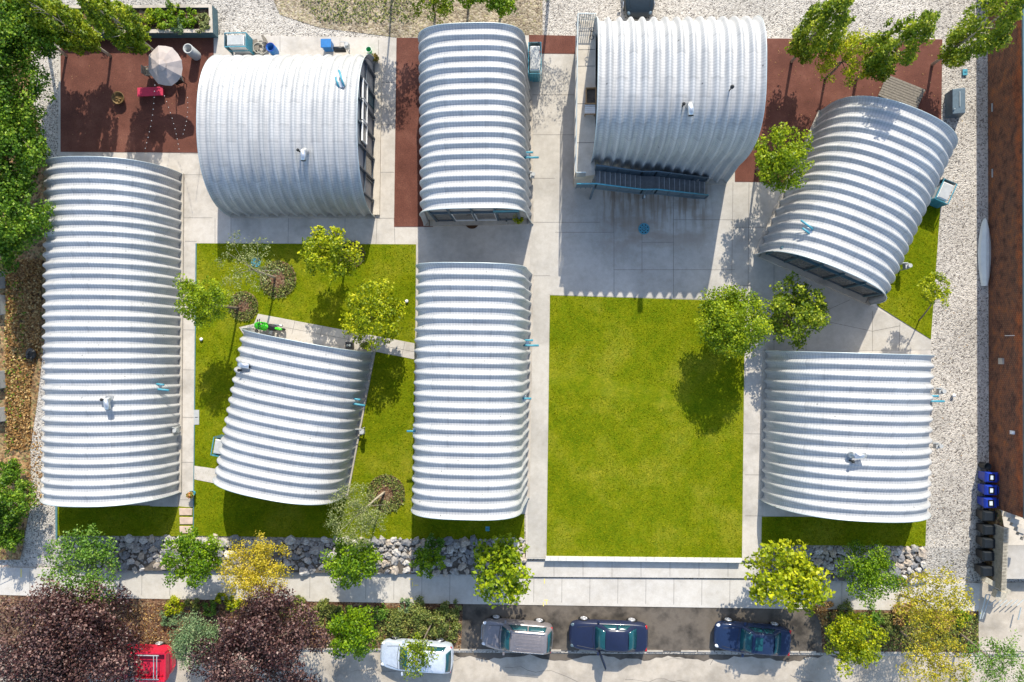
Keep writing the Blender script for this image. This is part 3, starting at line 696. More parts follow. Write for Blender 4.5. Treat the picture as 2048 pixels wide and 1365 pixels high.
# ================================================================= SITE OBJECTS
def drain(px,py,label,r):
    t=thing('drain_cover',label,'drain cover',P(px,py,.08)); p=P(px,py,.08); mb=MB()
    mb.torus((p.x,p.y,.085),r,.03,'X',24,6); mb.torus((p.x,p.y,.085),r*.55,.025,'X',18,6)
    for k in range(8):
        a=k*PI/4; mb.box((p.x+math.cos(a)*r*.55,p.y+math.sin(a)*r*.55,.085),(r*.9,.04,.03),a)
    for k in range(8):
        a=(k+.5)*PI/4; mb.torus((p.x+math.cos(a)*r*.78,p.y+math.sin(a)*r*.78,.085),.06,.018,'X',8,5)
    mb.build('grate',M_teal,t); MB().lathe([(r,-.0),(0,-.0)],(p.x,p.y,.078),20).build('sump',M_black,t)
drain(512,525,'blue round grate set in the tree lawn','x' and .28); drain(1288,458,'blue round grate in the stained concrete plaza',.32)
def ac(px,py,label,rz,w=.95,d=1.3,h=1.2,cage=True,roofc=None):
    p=P(px,py,0); t=thing('cooling_unit',label,'cooling unit',p)
    R=Matrix.Rotation(rz,3,'Z')
    def B(c,dm,mat,nm,bev=.01):
        q=R@Vector(c); return MB().box((p.x+q.x,p.y+q.y,q.z),dm,rz).build(nm,mat,t,False,bev)
    B((0,0,h/2+.05),(w*.78,d*.78,h-.1),M_whitep,'unit_body',.03)
    B((0,0,h+.02),(w*.7,d*.7,.05),M_grey if roofc is None else roofc,'unit_top')
    for sx in (-1,1):
        B((sx*w/2,0,h/2+.1),(.05,d,.06),M_teal,'cage_rail'); B((sx*w/2,0,h+.05),(.05,d,.06),M_teal,'cage_rail')
    mb=MB()
    for k in range(9):
        q=R@Vector((-w/2+w*k/8,-d/2,0)); mb.box((p.x+q.x,p.y+q.y,h/2+.05),(.07,.04,h),rz)
    mb.build('cage_slats',M_teal,t)
    mb=MB()
    q=R@Vector((0,d/2,0)); mb.box((p.x+q.x,p.y+q.y,h/2+.1),(w,.04,h*.9),rz); mb.build('cage_back',M_tealdk,t)
ac(1070,134,'white cooling unit in a teal frame on the paving right of the tall narrow hut',0,.75,1.9,1.3)
ac(489,99,'white cooling unit in a turquoise slatted frame beside the coiled hose',PI/2,.85,1.35,1.3)
ac(1868,392,'white cooling unit in a teal frame behind the tilted hut by the gravel drive',-.42,.8,1.3,1.2)
ac(453,889,'pale cooling unit in a turquoise frame tucked beside the hut on the tree lawn',-.17,.7,1.15,1.1)
# coiled hose, rack, barrels, bins behind the wide hut
t=thing('coiled_hose','coil of beige hose lying on the concrete behind the wide hut','hose',P(524,100,.05)); mb=MB(); p=P(524,98,.05)
for k in range(7): mb.torus((p.x+random.uniform(-.15,.15),p.y+random.uniform(-.12,.12),.09+.05*k),.30+.05*random.random(),.028,'X',20,6,Matrix.Rotation(random.uniform(-.15,.15),3,'X'))
mb.tube([p+Vector((-.4,.5,0)),p+Vector((-.6,.1,.05)),p+Vector((-.3,-.2,.1)),p+Vector((-.1,.4,.3))],.028,6); mb.build('hose_coil',M_hose,t,True)
MB().box((p.x-.35,p.y+.1,.35),(.5,.7,.05),.3).box((p.x+.35,p.y+.35,.4),(.12,.5,.6),.4).build('hose_rack',M_wood,t)
t=thing('water_barrel','dark blue open barrel standing behind the wide hut next to the hose','barrel',P(550,106,0)); p=P(551,106,0)
MB().lathe([(.24,0),(.28,.25),(.29,.5),(.27,.82),(.25,.86),(.22,.84),(.22,.4),(.001,.4)],p,18).build('barrel_body',M_bluelid,t,True)
MB().torus((p.x,p.y,.85),.26,.025,'X',20,6).build('rim',M_blue,t)
t=thing('storage_tote','bright blue lidded tote behind the wide hut','tote',P(659,98,0)); p=P(659,97,0)
MB().box((p.x,p.y,.35),(.58,.50,.7)).build('tote_body',M_bluelid,t,False,.05); MB().box((p.x,p.y,.73),(.66,.56,.07)).build('lid',M_bluelid,t,False,.04)
t=thing('gas_grill','low dark grill trolley behind the wide hut, right of the blue tote','grill',P(682,106,0)); p=P(684,106,0)
MB().box((p.x,p.y,.45),(.75,.28,.3)).build('grill_body',M_black,t,False,.05); MB().tube([p+Vector((-.35,0,.62)),p+Vector((.35,0,.62))],.12,10).build('hood',M_bindk,t,True)
t=thing('bucket','bright green bucket at the corner of the wide hut','bucket',P(739,103,0)); p=P(740,104,0)
MB().lathe([(.14,0),(.18,.35),(.17,.36),(.13,.05),(.001,.05)],p,16).build('bucket_body',M_green,t,True); MB().torus((p.x,p.y,.36),.18,.015,'X',16,5).build('rim',M_whitep,t)
# patio
t=thing('parasol','faded octagonal parasol with a tilted canopy on the red patio','parasol',P(352,150,0)); base=P(352,150,0)
ct=P(330,132,2.35); mb=MB(); R=Euler((.22,-.18,.2)).to_matrix(); vs=[]; r=1.18
vs.append(R@Vector((0,0,.42)))
for ring,(rr,zz) in enumerate(((.3,.33),(.65,.2),(1.0,0.0))):
    for k in range(16):
        a=k*PI/8; q=rr*r*(1 if k%2==0 else (.955 if ring==2 else .97)); vs.append(R@Vector((q*math.cos(a),q*math.sin(a),zz-(0 if k%2==0 else .05*rr))))
fs=[(0,1+k,1+(k+1)%16) for k in range(16)]
for g in range(2):
    for k in range(16): fs.append((1+g*16+k,1+(g+1)*16+k,1+(g+1)*16+(k+1)%16,1+g*16+(k+1)%16))
o=MB().add([v+ct for v in vs],fs).build('canopy',M_umb,t); sm=o.modifiers.new('s','SOLIDIFY'); sm.thickness=.012
cap=MB().add([ct+R@Vector((0,0,.56))]+[ct+R@Vector((.36*math.cos(k*PI/4),.36*math.sin(k*PI/4),.40)) for k in range(8)],[(0,1+k,1+(k+1)%8) for k in range(8)]).build('vent_cap',M_umb,t); sm=cap.modifiers.new('s','SOLIDIFY'); sm.thickness=.01
for k in range(8):
    a=k*PI/4; MB().tube([ct+R@Vector((0,0,.40)),ct+R@Vector((r*math.cos(a),r*math.sin(a),-.025))],.014,5).build('rib',M_lrail,t)
MB().tube([base,ct+Vector((0,0,.3))],.03,8).build('pole',M_lrail,t,True); MB().lathe([(.3,0),(.3,.08),(.05,.12),(.04,.3)],base,16).build('base',M_black,t,True)
def chair(px,py,rz,label,mat):
    p=P(px,py,0); t=thing('patio_chair',label,'chair',p,'chairs round the parasol'); R=Matrix.Rotation(rz,3,'Z')
    def bx(c,d,nm,m=mat,bev=.02):
        q=R@Vector(c); return MB().box((p.x+q.x,p.y+q.y,q.z+.05),d,rz).build(nm,m,t,False,bev)
    bx((0,0,.42),(.52,.5,.06),'seat'); bx((0,.25,.68),(.52,.06,.5),'backrest')
    for s in (-.26,.26): bx((s,0,.6),(.06,.48,.05),'armrest')
    for s in (-.22,.22):
        for u in (-.2,.2): bx((s,u,.2),(.05,.05,.4),'leg',M_black)
chair(366,166,.3+PI,'dark green patio chair under the edge of the parasol',M_black); chair(308,150,1.6,'wooden patio chair half hidden on the left of the parasol',M_wood)
t=thing('patio_table','round wooden patio table under the parasol','table',P(338,152,0)); p=P(340,152,0)
MB().lathe([(.001,.70),(.55,.70),(.56,.73),(.55,.75),(.001,.75)],p,20).build('tabletop',M_wood2,t); 
for k in range(3): MB().tube([p+Vector((0.05*math.cos(k*2.1),.05*math.sin(k*2.1),.7)),p+Vector((.4*math.cos(k*2.1),.4*math.sin(k*2.1),0.05))],.025,6).build('leg',M_wood,t)
t=thing('red_bench','flat crimson bench lying beside the parasol shadow on the red patio','bench',P(301,184,.3)); p=P(301,184,.35)
MB().box((p.x,p.y,.38),(1.66,.56,.05),.03).build('seat',M_pink,t,False,.01)
for s in (-.7,.7): MB().box((p.x+s,p.y,.2),(.06,.45,.34),.03).build('leg',M_pink,t)
t=thing('fire_bowl','round rusty fire bowl standing on the red patio','fire bowl',P(243,199,0)); p=P(244,201,0)
MB().lathe([(.12,.03),(.22,.1),(.36,.32),(.41,.45),(.38,.46),(.32,.34),(.001,.24)],p,20).build('bowl',M_rust,t,True)
mb=MB()
for k in range(7): mb.ico((p.x+random.uniform(-.2,.2),p.y+random.uniform(-.2,.2),.33),.09,(1,.7,.6),.4,k)
mb.build('charcoal',M_rust,t); tag(t,None)
t=thing('round_bin','open grey concrete cylinder bin near the planter on the red patio','bin',P(393,113,0)); p=P(394,113,0)
MB().lathe([(.30,0.05),(.31,1.15),(.24,1.15),(.23,.55),(.001,.55)],p,24).build('bin_shell',M_grey,t,True)
# string lights
t=thing('string_lights','strands of small white bulbs hung over the red patio','string lights',P(330,240,2.6)); bm=None
for (x0,y0,x1,y1,n) in ((309,164,288,302,12),(326,186,358,303,11),(374,190,364,272,9)):
    a=P(x0,y0,2.7); b_=P(x1,y1,2.7); pts=[]
    for k in range(13): q=a.lerp(b_,k/12); q.z-=.25*math.sin(PI*k/12); pts.append(q)
    MB().tube(pts,.006,4).build('wire',M_black,t)
    for k in range(n):
        q=a.lerp(b_,(k+.5)/n); z=q.z-.25*math.sin(PI*(k+.5)/n)-.05
        if bm is None:
            o=MB().ico((0,0,0),.024,(1,1,1.2),0,1,8,5).build('bulb',M_whitep,None,True); bm=o
        else: o=bm.copy(); C.objects.link(o)
        o.parent=t; o.matrix_parent_inverse=pinv(t); o.location=(q.x,q.y,z)
# planter box with teal steel walls, top left
tp_=thing('raised_planter','long teal steel planter box full of plants along the top left','planter',P(270,40,0))
oc=W2([(112,12),(424,10),(426,66),(114,68)],.75); ic=W2([(119,18),(418,16),(419,59),(120,61)],.75)
for i in range(4):
    j=(i+1)%4; MB().prism([oc[i],oc[j],ic[j],ic[i]],0,.75).build('planter_side',M_tealdk,tp_)
    MB().prism([oc[i],oc[j],ic[j],ic[i]],.753,.80).build('coping',M_roofpale,tp_)
MB().prism(ic,0,.6).build('soil',M_mulch,tp_)
# timber deck by tilted hut
t=thing('slatted_deck','weathered slatted wooden deck beside the top right tilted hut','deck',P(1803,187,.3))
c=P(1803,186,.4); ang=-math.radians(23); mb=MB()
for k in range(9):
    q=Matrix.Rotation(ang,3,'Z')@Vector((0,(k-4)*.155,0)); MB().box((c.x+q.x,c.y+q.y,.42+.004*(k%2)),(2.45+random.uniform(-.03,.03),.135,.05),ang).build('slat',M_wood,t,False,.006)
for s in (-1,0,1):
    q=Matrix.Rotation(ang,3,'Z')@Vector((s*1.05,0,0)); MB().box((c.x+q.x,c.y+q.y,.21),(.12,1.3,.36),ang).build('bearer',M_wood,t)
t=thing('teal_hatch','sloped blue grey metal cabinet on the gravel near the brick wall','cabinet',P(1905,212,0)); p=P(1905,212,0)
w_,l_=.88,1.5
vs=[(-w_/2,-l_/2,0),(w_/2,-l_/2,0),(w_/2,l_/2,0),(-w_/2,l_/2,0),(-w_/2,-l_/2,.75),(w_/2-.25,-l_/2,.95),(w_/2-.25,l_/2,.95),(-w_/2,l_/2,.75)]
MB().add([(p.x+a,p.y+b_,c_) for a,b_,c_ in vs],[(3,2,1,0),(4,5,6,7),(0,1,5,4),(1,2,6,5),(2,3,7,6),(3,0,4,7)]).build('cabinet_body',M_rail,t,False,.02)
MB().box((p.x-.1,p.y+.1,.9),(.03,.9,.03),0).tube([p+Vector((-.38,-.5,.82)),p+Vector((-.38,-.45,.86))],.04,8).build('latch',M_lrail,t)
# surfboard/boat by brick wall
t=thing('upturned_boat','slim pale upturned boat hull leaning along the brick wall','boat',P(1974,505,.1)); mb=MB(); rings=[]; n=18
for k in range(n+1):
    f=k/n; y=P(1974,436,.3).y*(1-f)+P(1972,572,.3).y*f
    hw=.38*math.sin(PI*min(1,(.0+f*.90)))**.55 if f>0 else .01
    hw=max(.03,hw*(1 if f<.5 else 1-(f-.5)*.25)); cx=P(1974,505,.3).x-.02*f
    for (a,zz) in ((-1,.06),(-.8,.22),(-.25,.36),(.25,.36),(.8,.22),(1,.06)): rings.append((cx+a*hw,y,zz*(.5+.5*min(1,hw/.25))))
fs=[]
for k in range(n):
    for j in range(6): fs.append((k*6+j,k*6+(j+1)%6,(k+1)*6+(j+1)%6,(k+1)*6+j))
fs+=[tuple(range(5,-1,-1)),tuple(n*6+j for j in range(6))]
MB().add(rings,fs).build('hull',simple('boat_gelcoat',(.66,.70,.67),.4,0,.06,3),t)
# ball lamps / caps on lawns
for px,py,lb in ((404,679,'white ball light on the lawn edge left of the tilted hut'),(814,603,'small white round cap on the lawn beside the long narrow hut'),(1906,791,'white round cap standing on the right gravel drive')):
    t=thing('ground_cap',lb,'cap',P(px,py,.07)); p=P(px,py,.07); MB().ico((p.x,p.y,.17),.11,(1,1,.8),0,1,14,8).build('globe',M_whitep,t,True); MB().tube([p-Vector((0,0,.05)),p+Vector((0,0,.1))],.06,10).build('stem',M_grey,t)
for px,py,w,h,lb in ((393,835,11,30,'pale grey utility lid at the edge of the left walk'),(975,1058,8,9,'small green valve lid in the shaded lawn below the long narrow hut'),(1930,145,9,12,'green lid set in the gravel near the poplars')):
    t=thing('valve_lid',lb,'lid',P(px,py,.08)); p=P(px,py,.08); M_=M_grey if w==11 else M_teal
    MB().box((p.x,p.y,.08),(w/32,h/32,.05)).build('lid',M_,t,False,.008); MB().box((p.x,p.y,.112),(w/64,.03,.012)).build('grip',M_black,t)
# round brown mat + shoes + pots in front of the tall narrow hut
o=MB().lathe([(.001,.0),(.44,.0),(.45,.03),(.44,.05),(.001,.05)],P(944,444,.05),28).build('round_mat',simple('brown_mat',(.07,.03,.01),.9,0,.2,12),None); tag(o,'round dark brown mat at the tall hut front door','mat')
o=MB().ico(P(1013,443,.12),.12,(1,.7,.8),.2,3).ico(P(1016,447,.12),.11,(.7,1,.8),.2,4).build('shoe_pair',M_black,None,True); tag(o,'pair of black shoes on the sill of the tall hut','shoes')
# grill by motorcycle hut
t=thing('charcoal_grill','small black square grill at the north corner of the lawn hut','grill',P(703,691,.09)); p=P(703,691,.09)
MB().box((p.x,p.y,.5),(.45,.45,.5)).build('grill_body',M_black,t,False,.05); MB().torus((p.x-.08,p.y,.77),.05,.02,'X',10,5).torus((p.x+.08,p.y,.77),.05,.02,'X',10,5).build('handle',M_lrail,t)
t=thing('rubbish_bag','tied black rubbish bag in the leaf litter left of the longest hut','bag',P(68,709,0)); p=P(68,709,0)
MB().ico((p.x,p.y,.26),.33,(1,1.1,.8),.35,5,12,7).build('bag_body',M_black,t); MB().ico((p.x,p.y,.56),.08,(1,1,1.2),.5,2).build('knot',M_black,t)
# ================================================================= BRICK BUILDING, RIGHT
t=thing('brick_building','old stained brick building along the right edge behind the bins','building',P(2010,500,0))
xa=P(1977,500,0).x; ya=P(1980,-260,0).y; y1=P(1975,1012,0).y; y2=P(2035,1035,3).y; HB=3.0; xb=xa+26
ym2=y1+5.2; MB().prism([(xa,ya),(xa,y1),(xa+.5,y1),(xa+.5,ym2),(xb,ym2),(xb,ya)],-.1,HB).build('wall',M_brick,t)
MB().prism([(xa-.06,ya),(xa-.06,y1-.02),(xa+.42,y1-.03),(xa+.42,ya)],HB+.003,HB+.10).build('parapet',M_tealdk,t)
ym=P(2040,735,HB).y
MB().prism([(xa+.423,ya),(xa+.423,ym),(xb,ym),(xb,ya)],HB+.003,HB+.07).build('roof',M_roofgrey,t)
MB().prism([(xa+.423,ym-.003),(xa+.423,ym2+.02),(xb,ym2+.02),(xb,ym-.003)],HB+.003,HB+.06).build('roof',M_roofpale,t)
for k,(y) in enumerate((770,800,840)): p=P(2046,y,HB); MB().box((p.x+.3,p.y,HB+.3),(.5,.6,.45)).build('roof_unit',M_black,t)
p=P(1990,723,1.6); MB().box((xa-.05,p.y,1.2),(.12,.36,.36)).build('junction_box',M_found,t)
p=P(2012,866,2.3); MB().ico((xa-.12,p.y,2.3),.1,(1,1,1),0,1).box((xa-.06,p.y,2.15),(.1,.2,.3)).build('security_lamp',M_whitep,t)
MB().tube([(xa-.03,P(1985,672,1).y,1.5),(xa-.03,P(1985,672,1).y,2.3)],.02,6).build('conduit',M_whitep,t)
for k in range(3):
    y=P(1980,90+k*130,0).y; MB().box((xa-.02,y,.4),(.05,.5,.06)).build('wall_bracket',M_lrail,t)
# stepped coping, low ramp wall, picket fence and yard
slab('yard_paving',[(1998,860),(2300,860),(2300,1033),(1998,1033)],.5,.7,M_terrace)
t=thing('ramp_wall','sloping brown retaining wall with stepped coping behind the black bins','wall',P(1985,1080,0))
xw0=P(1976,1080,0).x; xw1=P(2001,1080,1.3).x; yt=y1; yb=P(1985,1150,0).y
MB().add([(xw0,yt,-.4),(xw1,yt-.8,-.4),(xw1,yb-.5,-.4),(xw0,yb,-.4),(xw0,yt,1.2),(xw1,yt-.8,1.6),(xw1,yb-.5,1.0),(xw0,yb,.7)],[(3,2,1,0),(4,5,6,7),(0,1,5,4),(1,2,6,5),(2,3,7,6),(3,0,4,7)]).build('wall_body',M_litter,t)
for k in range(6):
    f=k/5; x=xw0+(xw1+1.0-xw0)*f; y=yt-.15-(1.35)*f; MB().box((x+.1,y,1.75+.08*(k%2)),(.5,.28,.25),-.35).build('coping_block',M_found,t)
MB().box(((xw0+xw1)/2,yb-.35,.8),(1.6,.3,.35),-.5).box((xw1+.15,yb-.85,.95),(.6,.45,.4),-.3).build('timber_beam',M_fence,t)
t=thing('picket_fence','narrow pale picket fence standing along the ramp wall','fence',P(2003,1085,1)); n=44
for k in range(n):
    f=k/(n-1); y=yt-.9+(yb-.4-(yt-.9))*f; MB().box((xw1+.02,y,1.35-.25*f),(.30,.045,.9)).build('picket',M_fence,t)
MB().box((xw1+.22,(yt-1.2+yb)/2,1.2),(.06,abs(yt-yb)-1.5,.08)).build('rail',M_fence,t)
slab('yard_paving',[(2000,1034),(2300,1034),(2300,1091),(2000,1091)],.5,.7,M_terrace)
slab('yard_paving',[(2000,1091.3),(2300,1091.3),(2300,1160),(2000,1158)],.49,.7,M_conc2)
# metal gate and grate pattern on the apron
t=thing('driveway_gate','long low metal gate frame lying open across the drive entrance','gate',P(2010,1190,0)); mb=MB()
a=P(1972,1190,.2); b_=P(1960,1238,.2); c=P(2047,1192,.2)
mb.tube([a,b_],.04,6).tube([a+Vector((.25,0,0)),b_+Vector((.12,0,0))],.03,6).tube([a,a+Vector((.25,0,0))],.03,6); mb.build('frame',M_lrail,t); MB().tube([P(2042,1215,.2),P(2036,1240,.2)],.04,6).build('post',M_lrail,t)
mb=MB()
for k in range(6): q=P(1978+11*k,1212,.1); r_=P(1992+11*k,1200,.1); mb.tube([q,r_],.028,5)
mb.build('bar',M_lrail,t)
# ================================================================= WHEELIE BINS
def mkbin(name,label,body,lid,sticker,w=.58,d=.72,h=1.0):
    t=thing(name,label,'bin',(0,0,0),'wheeled bins along the brick wall')
    mb=MB(); b0,b1=.72,1.0
    vs=[(-d/2*b0,-w/2*b0,.08),(d/2*b0,-w/2*b0,.08),(d/2*b0,w/2*b0,.08),(-d/2*b0,w/2*b0,.08),(-d/2*b1,-w/2*b1,h-.1),(d/2*b1,-w/2*b1,h-.1),(d/2*b1,w/2*b1,h-.1),(-d/2*b1,w/2*b1,h-.1)]
    mb.add(vs,[(3,2,1,0),(4,5,6,7),(0,1,5,4),(1,2,6,5),(2,3,7,6),(3,0,4,7)]).build('bin_body',body,t,False,.03)
    l=MB().add([(-d/2-.03,-w/2-.03,h-.095),(d/2+.05,-w/2-.03,h-.095),(d/2+.05,w/2+.03,h-.095),(-d/2-.03,w/2+.03,h-.095),(-d/2+.1,-w/2+.06,h+.06),(d/2-.05,-w/2+.04,h+.06),(d/2-.05,w/2-.04,h+.06),(-d/2+.1,w/2-.06,h+.06)],[(3,2,1,0),(4,5,6,7),(0,1,5,4),(1,2,6,5),(2,3,7,6),(3,0,4,7)]).build('lid',lid,t,False,.025)
    MB().tube([(-d/2-.1,-w/2+.08,h-.12),(-d/2-.1,w/2-.08,h-.12)],.025,8).build('handle',body,t)
    for s in (-1,1): MB().tube([(-d/2*b0-.06,s*(w/2-.1),.12),(-d/2*b0-.06,s*(w/2-.04),.12)],.12,14).build('wheel',M_tyre,t)
    if sticker:
        g0=MB().box((.06,0,h+.058),(.34,.42,.012)).build('lid_panel',M_black); g0.parent=l; g=MB().box((.06,0,h+.070),(.18,.24,.008)).build('lid_label',M_sticker); g.parent=l
        g2=MB().add([],[]);
    return t
b1=mkbin('wheeled_bin','',M_blue,M_blue,True); b2=mkbin('wheeled_bin','',M_black,M_bindk,False)
by=[(1963,949,1,'blue wheeled bin, the first below the small black can'),(1962,974,1,'blue wheeled bin in the middle of the three blue ones'),(1961,999,1,'blue wheeled bin standing next to the black ones'),(1958,1025,0,'black wheeled bin touching the last blue bin'),(1959,1052,0,'black wheeled bin second after the blue ones'),(1958,1078,0,'black wheeled bin in the middle of the five black ones'),(1958,1103,0,'wider dark bin with a flat lid, second from the sidewalk'),(1955,1133,0,'dark flat-lidded bin nearest the sidewalk')]
used={0:False,1:False}
for px,py,k,lb in by:
    src=b1 if k else b2
    o=src if not used[k] else copy_tree(src); used[k]=True
    sc=1.0; place(o,P(px,py,0.0 if py<1090 else -.1),PI if False else PI+random.uniform(-.06,.06)); o['label']=lb
t=thing('small_can','small black open can at the upper end of the bin row','can',P(1963,930,0)); p=P(1962,930,0)
MB().lathe([(.18,0),(.22,.6),(.2,.62),(.17,.1),(.001,.1)],p,16).build('can_body',M_black,t,True); MB().torus((p.x,p.y,.62),.21,.02,'X',16,5).build('rim',M_bindk,t)
# ================================================================= VEHICLES
def car(name,label,cat,px,py,rz,Lc,Wc,Hc,kind,mat,extra=None,z0=None):
    z0=ZL-.02 if z0 is None else z0
    t=thing(name,label,cat,(0,0,0),'parked vehicles' )
    hl,hw=Lc/2,Wc/2
    belt={'sedan':.93,'suv':1.06,'pickup':1.05}[kind]
    # stations from nose (+x) to tail
    st=[(1.0,.36,.50),(.985,.60,.60),(.945,.79,.70),(.86,.92,.80),(.70,.985,.88),(.45,1.0,belt),(.15,1.0,belt+.02),(-.2,1.0,belt+.03),(-.5,1.0,belt+.03),(-.72,.99,belt+(.03 if kind!='sedan' else .02)),(-.88,.94,belt),(-.95,.83,belt-.04),(-.985,.68,belt-.13),(-1.0,.45,belt-.30)]
    V=[];F=[]
    for f,wf,zt in st:
        w=hw*wf; zb=.24 if abs(f)<.97 else .34
        ring=[(0,zb),(w*.86,zb),(w*.985,zb+.12),(w,zb+.30 if zt>.6 else zb+.15),(w*.985,max(zt-.14,zb+.2)),(w*.93,zt-.045),(w*.80,zt),(w*.4,zt+.025),(0,zt+.035)]
        full=[(-y,z) for y,z in ring[::-1]]+ring[1:-1]   # closed ring starting at top centre going left/down/right/up
        for y,z in full: V.append((f*hl,y,z))
    m=len(V)//len(st)
    for i in range(len(st)-1):
        for j in range(m): F.append((i*m+j,i*m+(j+1)%m,(i+1)*m+(j+1)%m,(i+1)*m+j))
    F+=[tuple(range(m)),tuple((len(st)-1)*m+j for j in range(m-1,-1,-1))]
    o=MB().add(V,F).build('body',mat,t,True); ss=o.modifiers.new('sub','SUBSURF'); ss.levels=2; ss.render_levels=2
    if kind=='sedan': xa,xb,xc,xd=.34,.06,-.42,-.70
    elif kind=='suv': xa,xb,xc,xd=.42,.14,-.80,-.95
    else: xa,xb,xc,xd=.42,.20,-.12,-.24
    xa,xb,xc,xd=[v*hl for v in (xa,xb,xc,xd)]
    bw,rw=hw*.90,hw*.70; zb_=belt-.05; zt=Hc
    # greenhouse in body colour, glass panes set 8 mm proud
    n=9; rings=[]
    def prof(s):  # s 0 base .. 1 roof : returns x front, x rear, half width, z
        return (xa+(xb-xa)*s, xd+(xc-xd)*s, bw+(rw-bw)*s, zb_+(zt-zb_)*s)
    V=[];F=[]
    lv=[0,.35,.7,.92,.985,1.0]; 
    def ringpts(s,ins=0):
        a,b_,w,z=prof(min(s,1)); 
        if s>.95: k=(s-.95)/.05; a-=.10*k; b_+=.10*k; w-=.09*k; z=z-.04+.04*k
        if s==.92: z-=.01
        r=.16; pts=[]
        for (cx,cy,a0) in ((a-r,w-r,0),(b_+r,w-r,90),(b_+r,-w+r,180),(a-r,-w+r,270)):
            for q in range(4):
                th=math.radians(a0+q*30); 
                bow=.10*(1-((cy+r*math.sin(th))/w)**2)
                x=cx+r*math.cos(th); x+= bow*(1 if x>(a+b_)/2 else -1)*(1 if abs(math.cos(th))>.1 else .6)
                pts.append((x,cy+r*math.sin(th),z))
        return pts
    for s in lv: V+=ringpts(s)
    m=16
    for i in range(len(lv)-1):
        for j in range(m): F.append((i*m+j,i*m+(j+1)%m,(i+1)*m+(j+1)%m,(i+1)*m+j))
    k0=(len(lv)-1)*m; F.append(tuple(k0+j for j in range(m)))
    # gently crowned roof
    MB().add(V,F).build('cabin',mat,t,True)
    def pane(nm,pts):
        a=[Vector(p) for p in pts]; nn=(a[1]-a[0]).cross(a[3]-a[0]).normalized()
        c=sum(a,Vector())/4
        if nn.dot(c-Vector(((xa+xd)/2,0,.6)))<0: nn=-nn
        K=8;vs=[];fs=[]
        for lay in (.010,.0):
            for i in range(K+1):
                f=i/K; lo=a[0].lerp(a[1],f); hi=a[3].lerp(a[2],f); bo=nn*(lay+.05*(1-(2*f-1)**2)*(1 if 'side' not in nm else .12)) 
                vs+=[lo+bo,hi+bo]
        for i in range(K): fs.append((2*i,2*i+2,2*i+3,2*i+1))
        kk=2*(K+1)
        for i in range(K): fs+= [(kk+2*i+1,kk+2*i+3,kk+2*i+2,kk+2*i),(2*i,kk+2*i,kk+2*i+2,2*i+2),(2*i+1,2*i+3,kk+2*i+3,kk+2*i+1)]
        fs+=[(0,1,kk+1,kk),(2*K,kk+2*K,kk+2*K+1,2*K+1)]
        MB().add(vs,fs).build(nm,M_carglass,t,True)
    def at(s,end,yf):
        a,b_,w,z=prof(s); x=(a if end else b_); return (x+(.035 if end else -.035),yf*w,z+.022)
    pane('windshield',[at(.06,1,-.86),at(.06,1,.86),at(.90,1,.86),at(.90,1,-.86)])
    if kind!='pickup' or True: pane('rear_window',[at(.12,0,-.82),at(.12,0,.82),at(.88,0,.82),at(.88,0,-.82)])
    for s_ in (-1,1):
        a0,b0,w0,z0_=prof(.12); a1,b1,w1,z1_=prof(.84); y0=s_*(w0+.008); y1=s_*(w1+.008)
        midt=(a0+b0)/2-.05
        pane('side_window',[(a0-.30,y0,z0_),(midt+.04,y0,z0_),(midt+.04,y1,z1_),(a1-.16,y1,z1_)])
        pane('side_window',[(midt-.04,y0,z0_),(b0+.28,y0,z0_),(b1+.14,y1,z1_),(midt-.04,y1,z1_)])
        MB().box((xa-.18,s_*(hw+.07),belt+.03),(.13,.2,.12)).build('mirror',mat,t,False,.03)
        for f in (.62,-.60):
            wl=MB().torus((f*hl,s_*(hw-.105),.32),.235,.095,'Y',22,8).build('wheel',M_tyre,t,True)
            mb=MB().lathe([(0.001,0)],(0,0,0),3); mb=MB()
            mb.torus((f*hl,s_*(hw+.012),.32),.20,.03,'Y',20,6).tube([(f*hl,s_*(hw-.02),.32),(f*hl,s_*(hw+.02),.32)],.10,12)
            for k in range(5):
                th=k*2*PI/5; mb.tube([(f*hl,s_*(hw+.012),.32),(f*hl+.19*math.cos(th),s_*(hw+.012),.32+.19*math.sin(th))],.035,5)
            r_=mb.build('rim',M_rim); r_.parent=wl
            MB().tube([(f*hl,s_*(hw-.12),.33),(f*hl,s_*(hw-.012),.33)],.355,20).build('wheel_arch',M_black,t)
        MB().ico((hl*.90,s_*hw*.70,.70),.15,(1.1,.75,.4),0,1,12,7).build('headlight',M_lamp if mat not in (M_navy,M_ink) else M_rail,t,True)
        MB().box((-hl*.94,s_*hw*.74,belt-.12),(.12,.22,.12)).build('taillight',M_tail,t,False,.03)
    MB().box((hl*.992,0,.48),(.06,hw*1.0,.14)).build('grille',M_chrome if kind!='sedan' else M_black,t,False,.02)
    MB().box((hl*.62,0,.905),(.02,hw*1.1,.01)).build('hood_seam',M_black,t) if False else None
    mb=MB()
    for s_ in (-1,1): mb.tube([(xa+.05,s_*hw*.78,belt+.012),(hl*.80,s_*hw*.62,.87)],.008,4)
    mb.tube([(xa+.10,-hw*.78,belt+.012),(xa+.18,0,belt+.03),(xa+.10,hw*.78,belt+.012)],.012,4)
    mb.build('hood_seam',M_black,t)
    if extra=='suv':
        for s_ in (-1,1): MB().tube([(xb-.1,s_*rw*.92,Hc+.03),(xc+.1,s_*rw*.92,Hc+.03)],.022,6).build('roof_rail',M_chrome,t)
        mb=MB()
        for k in range(5): mb.box(((xb+xc)/2,(k-2)*.2,Hc+.004),((xb-xc)*.72,.03,.012))
        mb.build('roof_rib',mat,t)
    if extra=='sunroof': MB().box(((xb+xc)/2+.25,0,Hc+.003),(.45,.8,.012)).build('sunroof',M_carglass,t,False,.004)
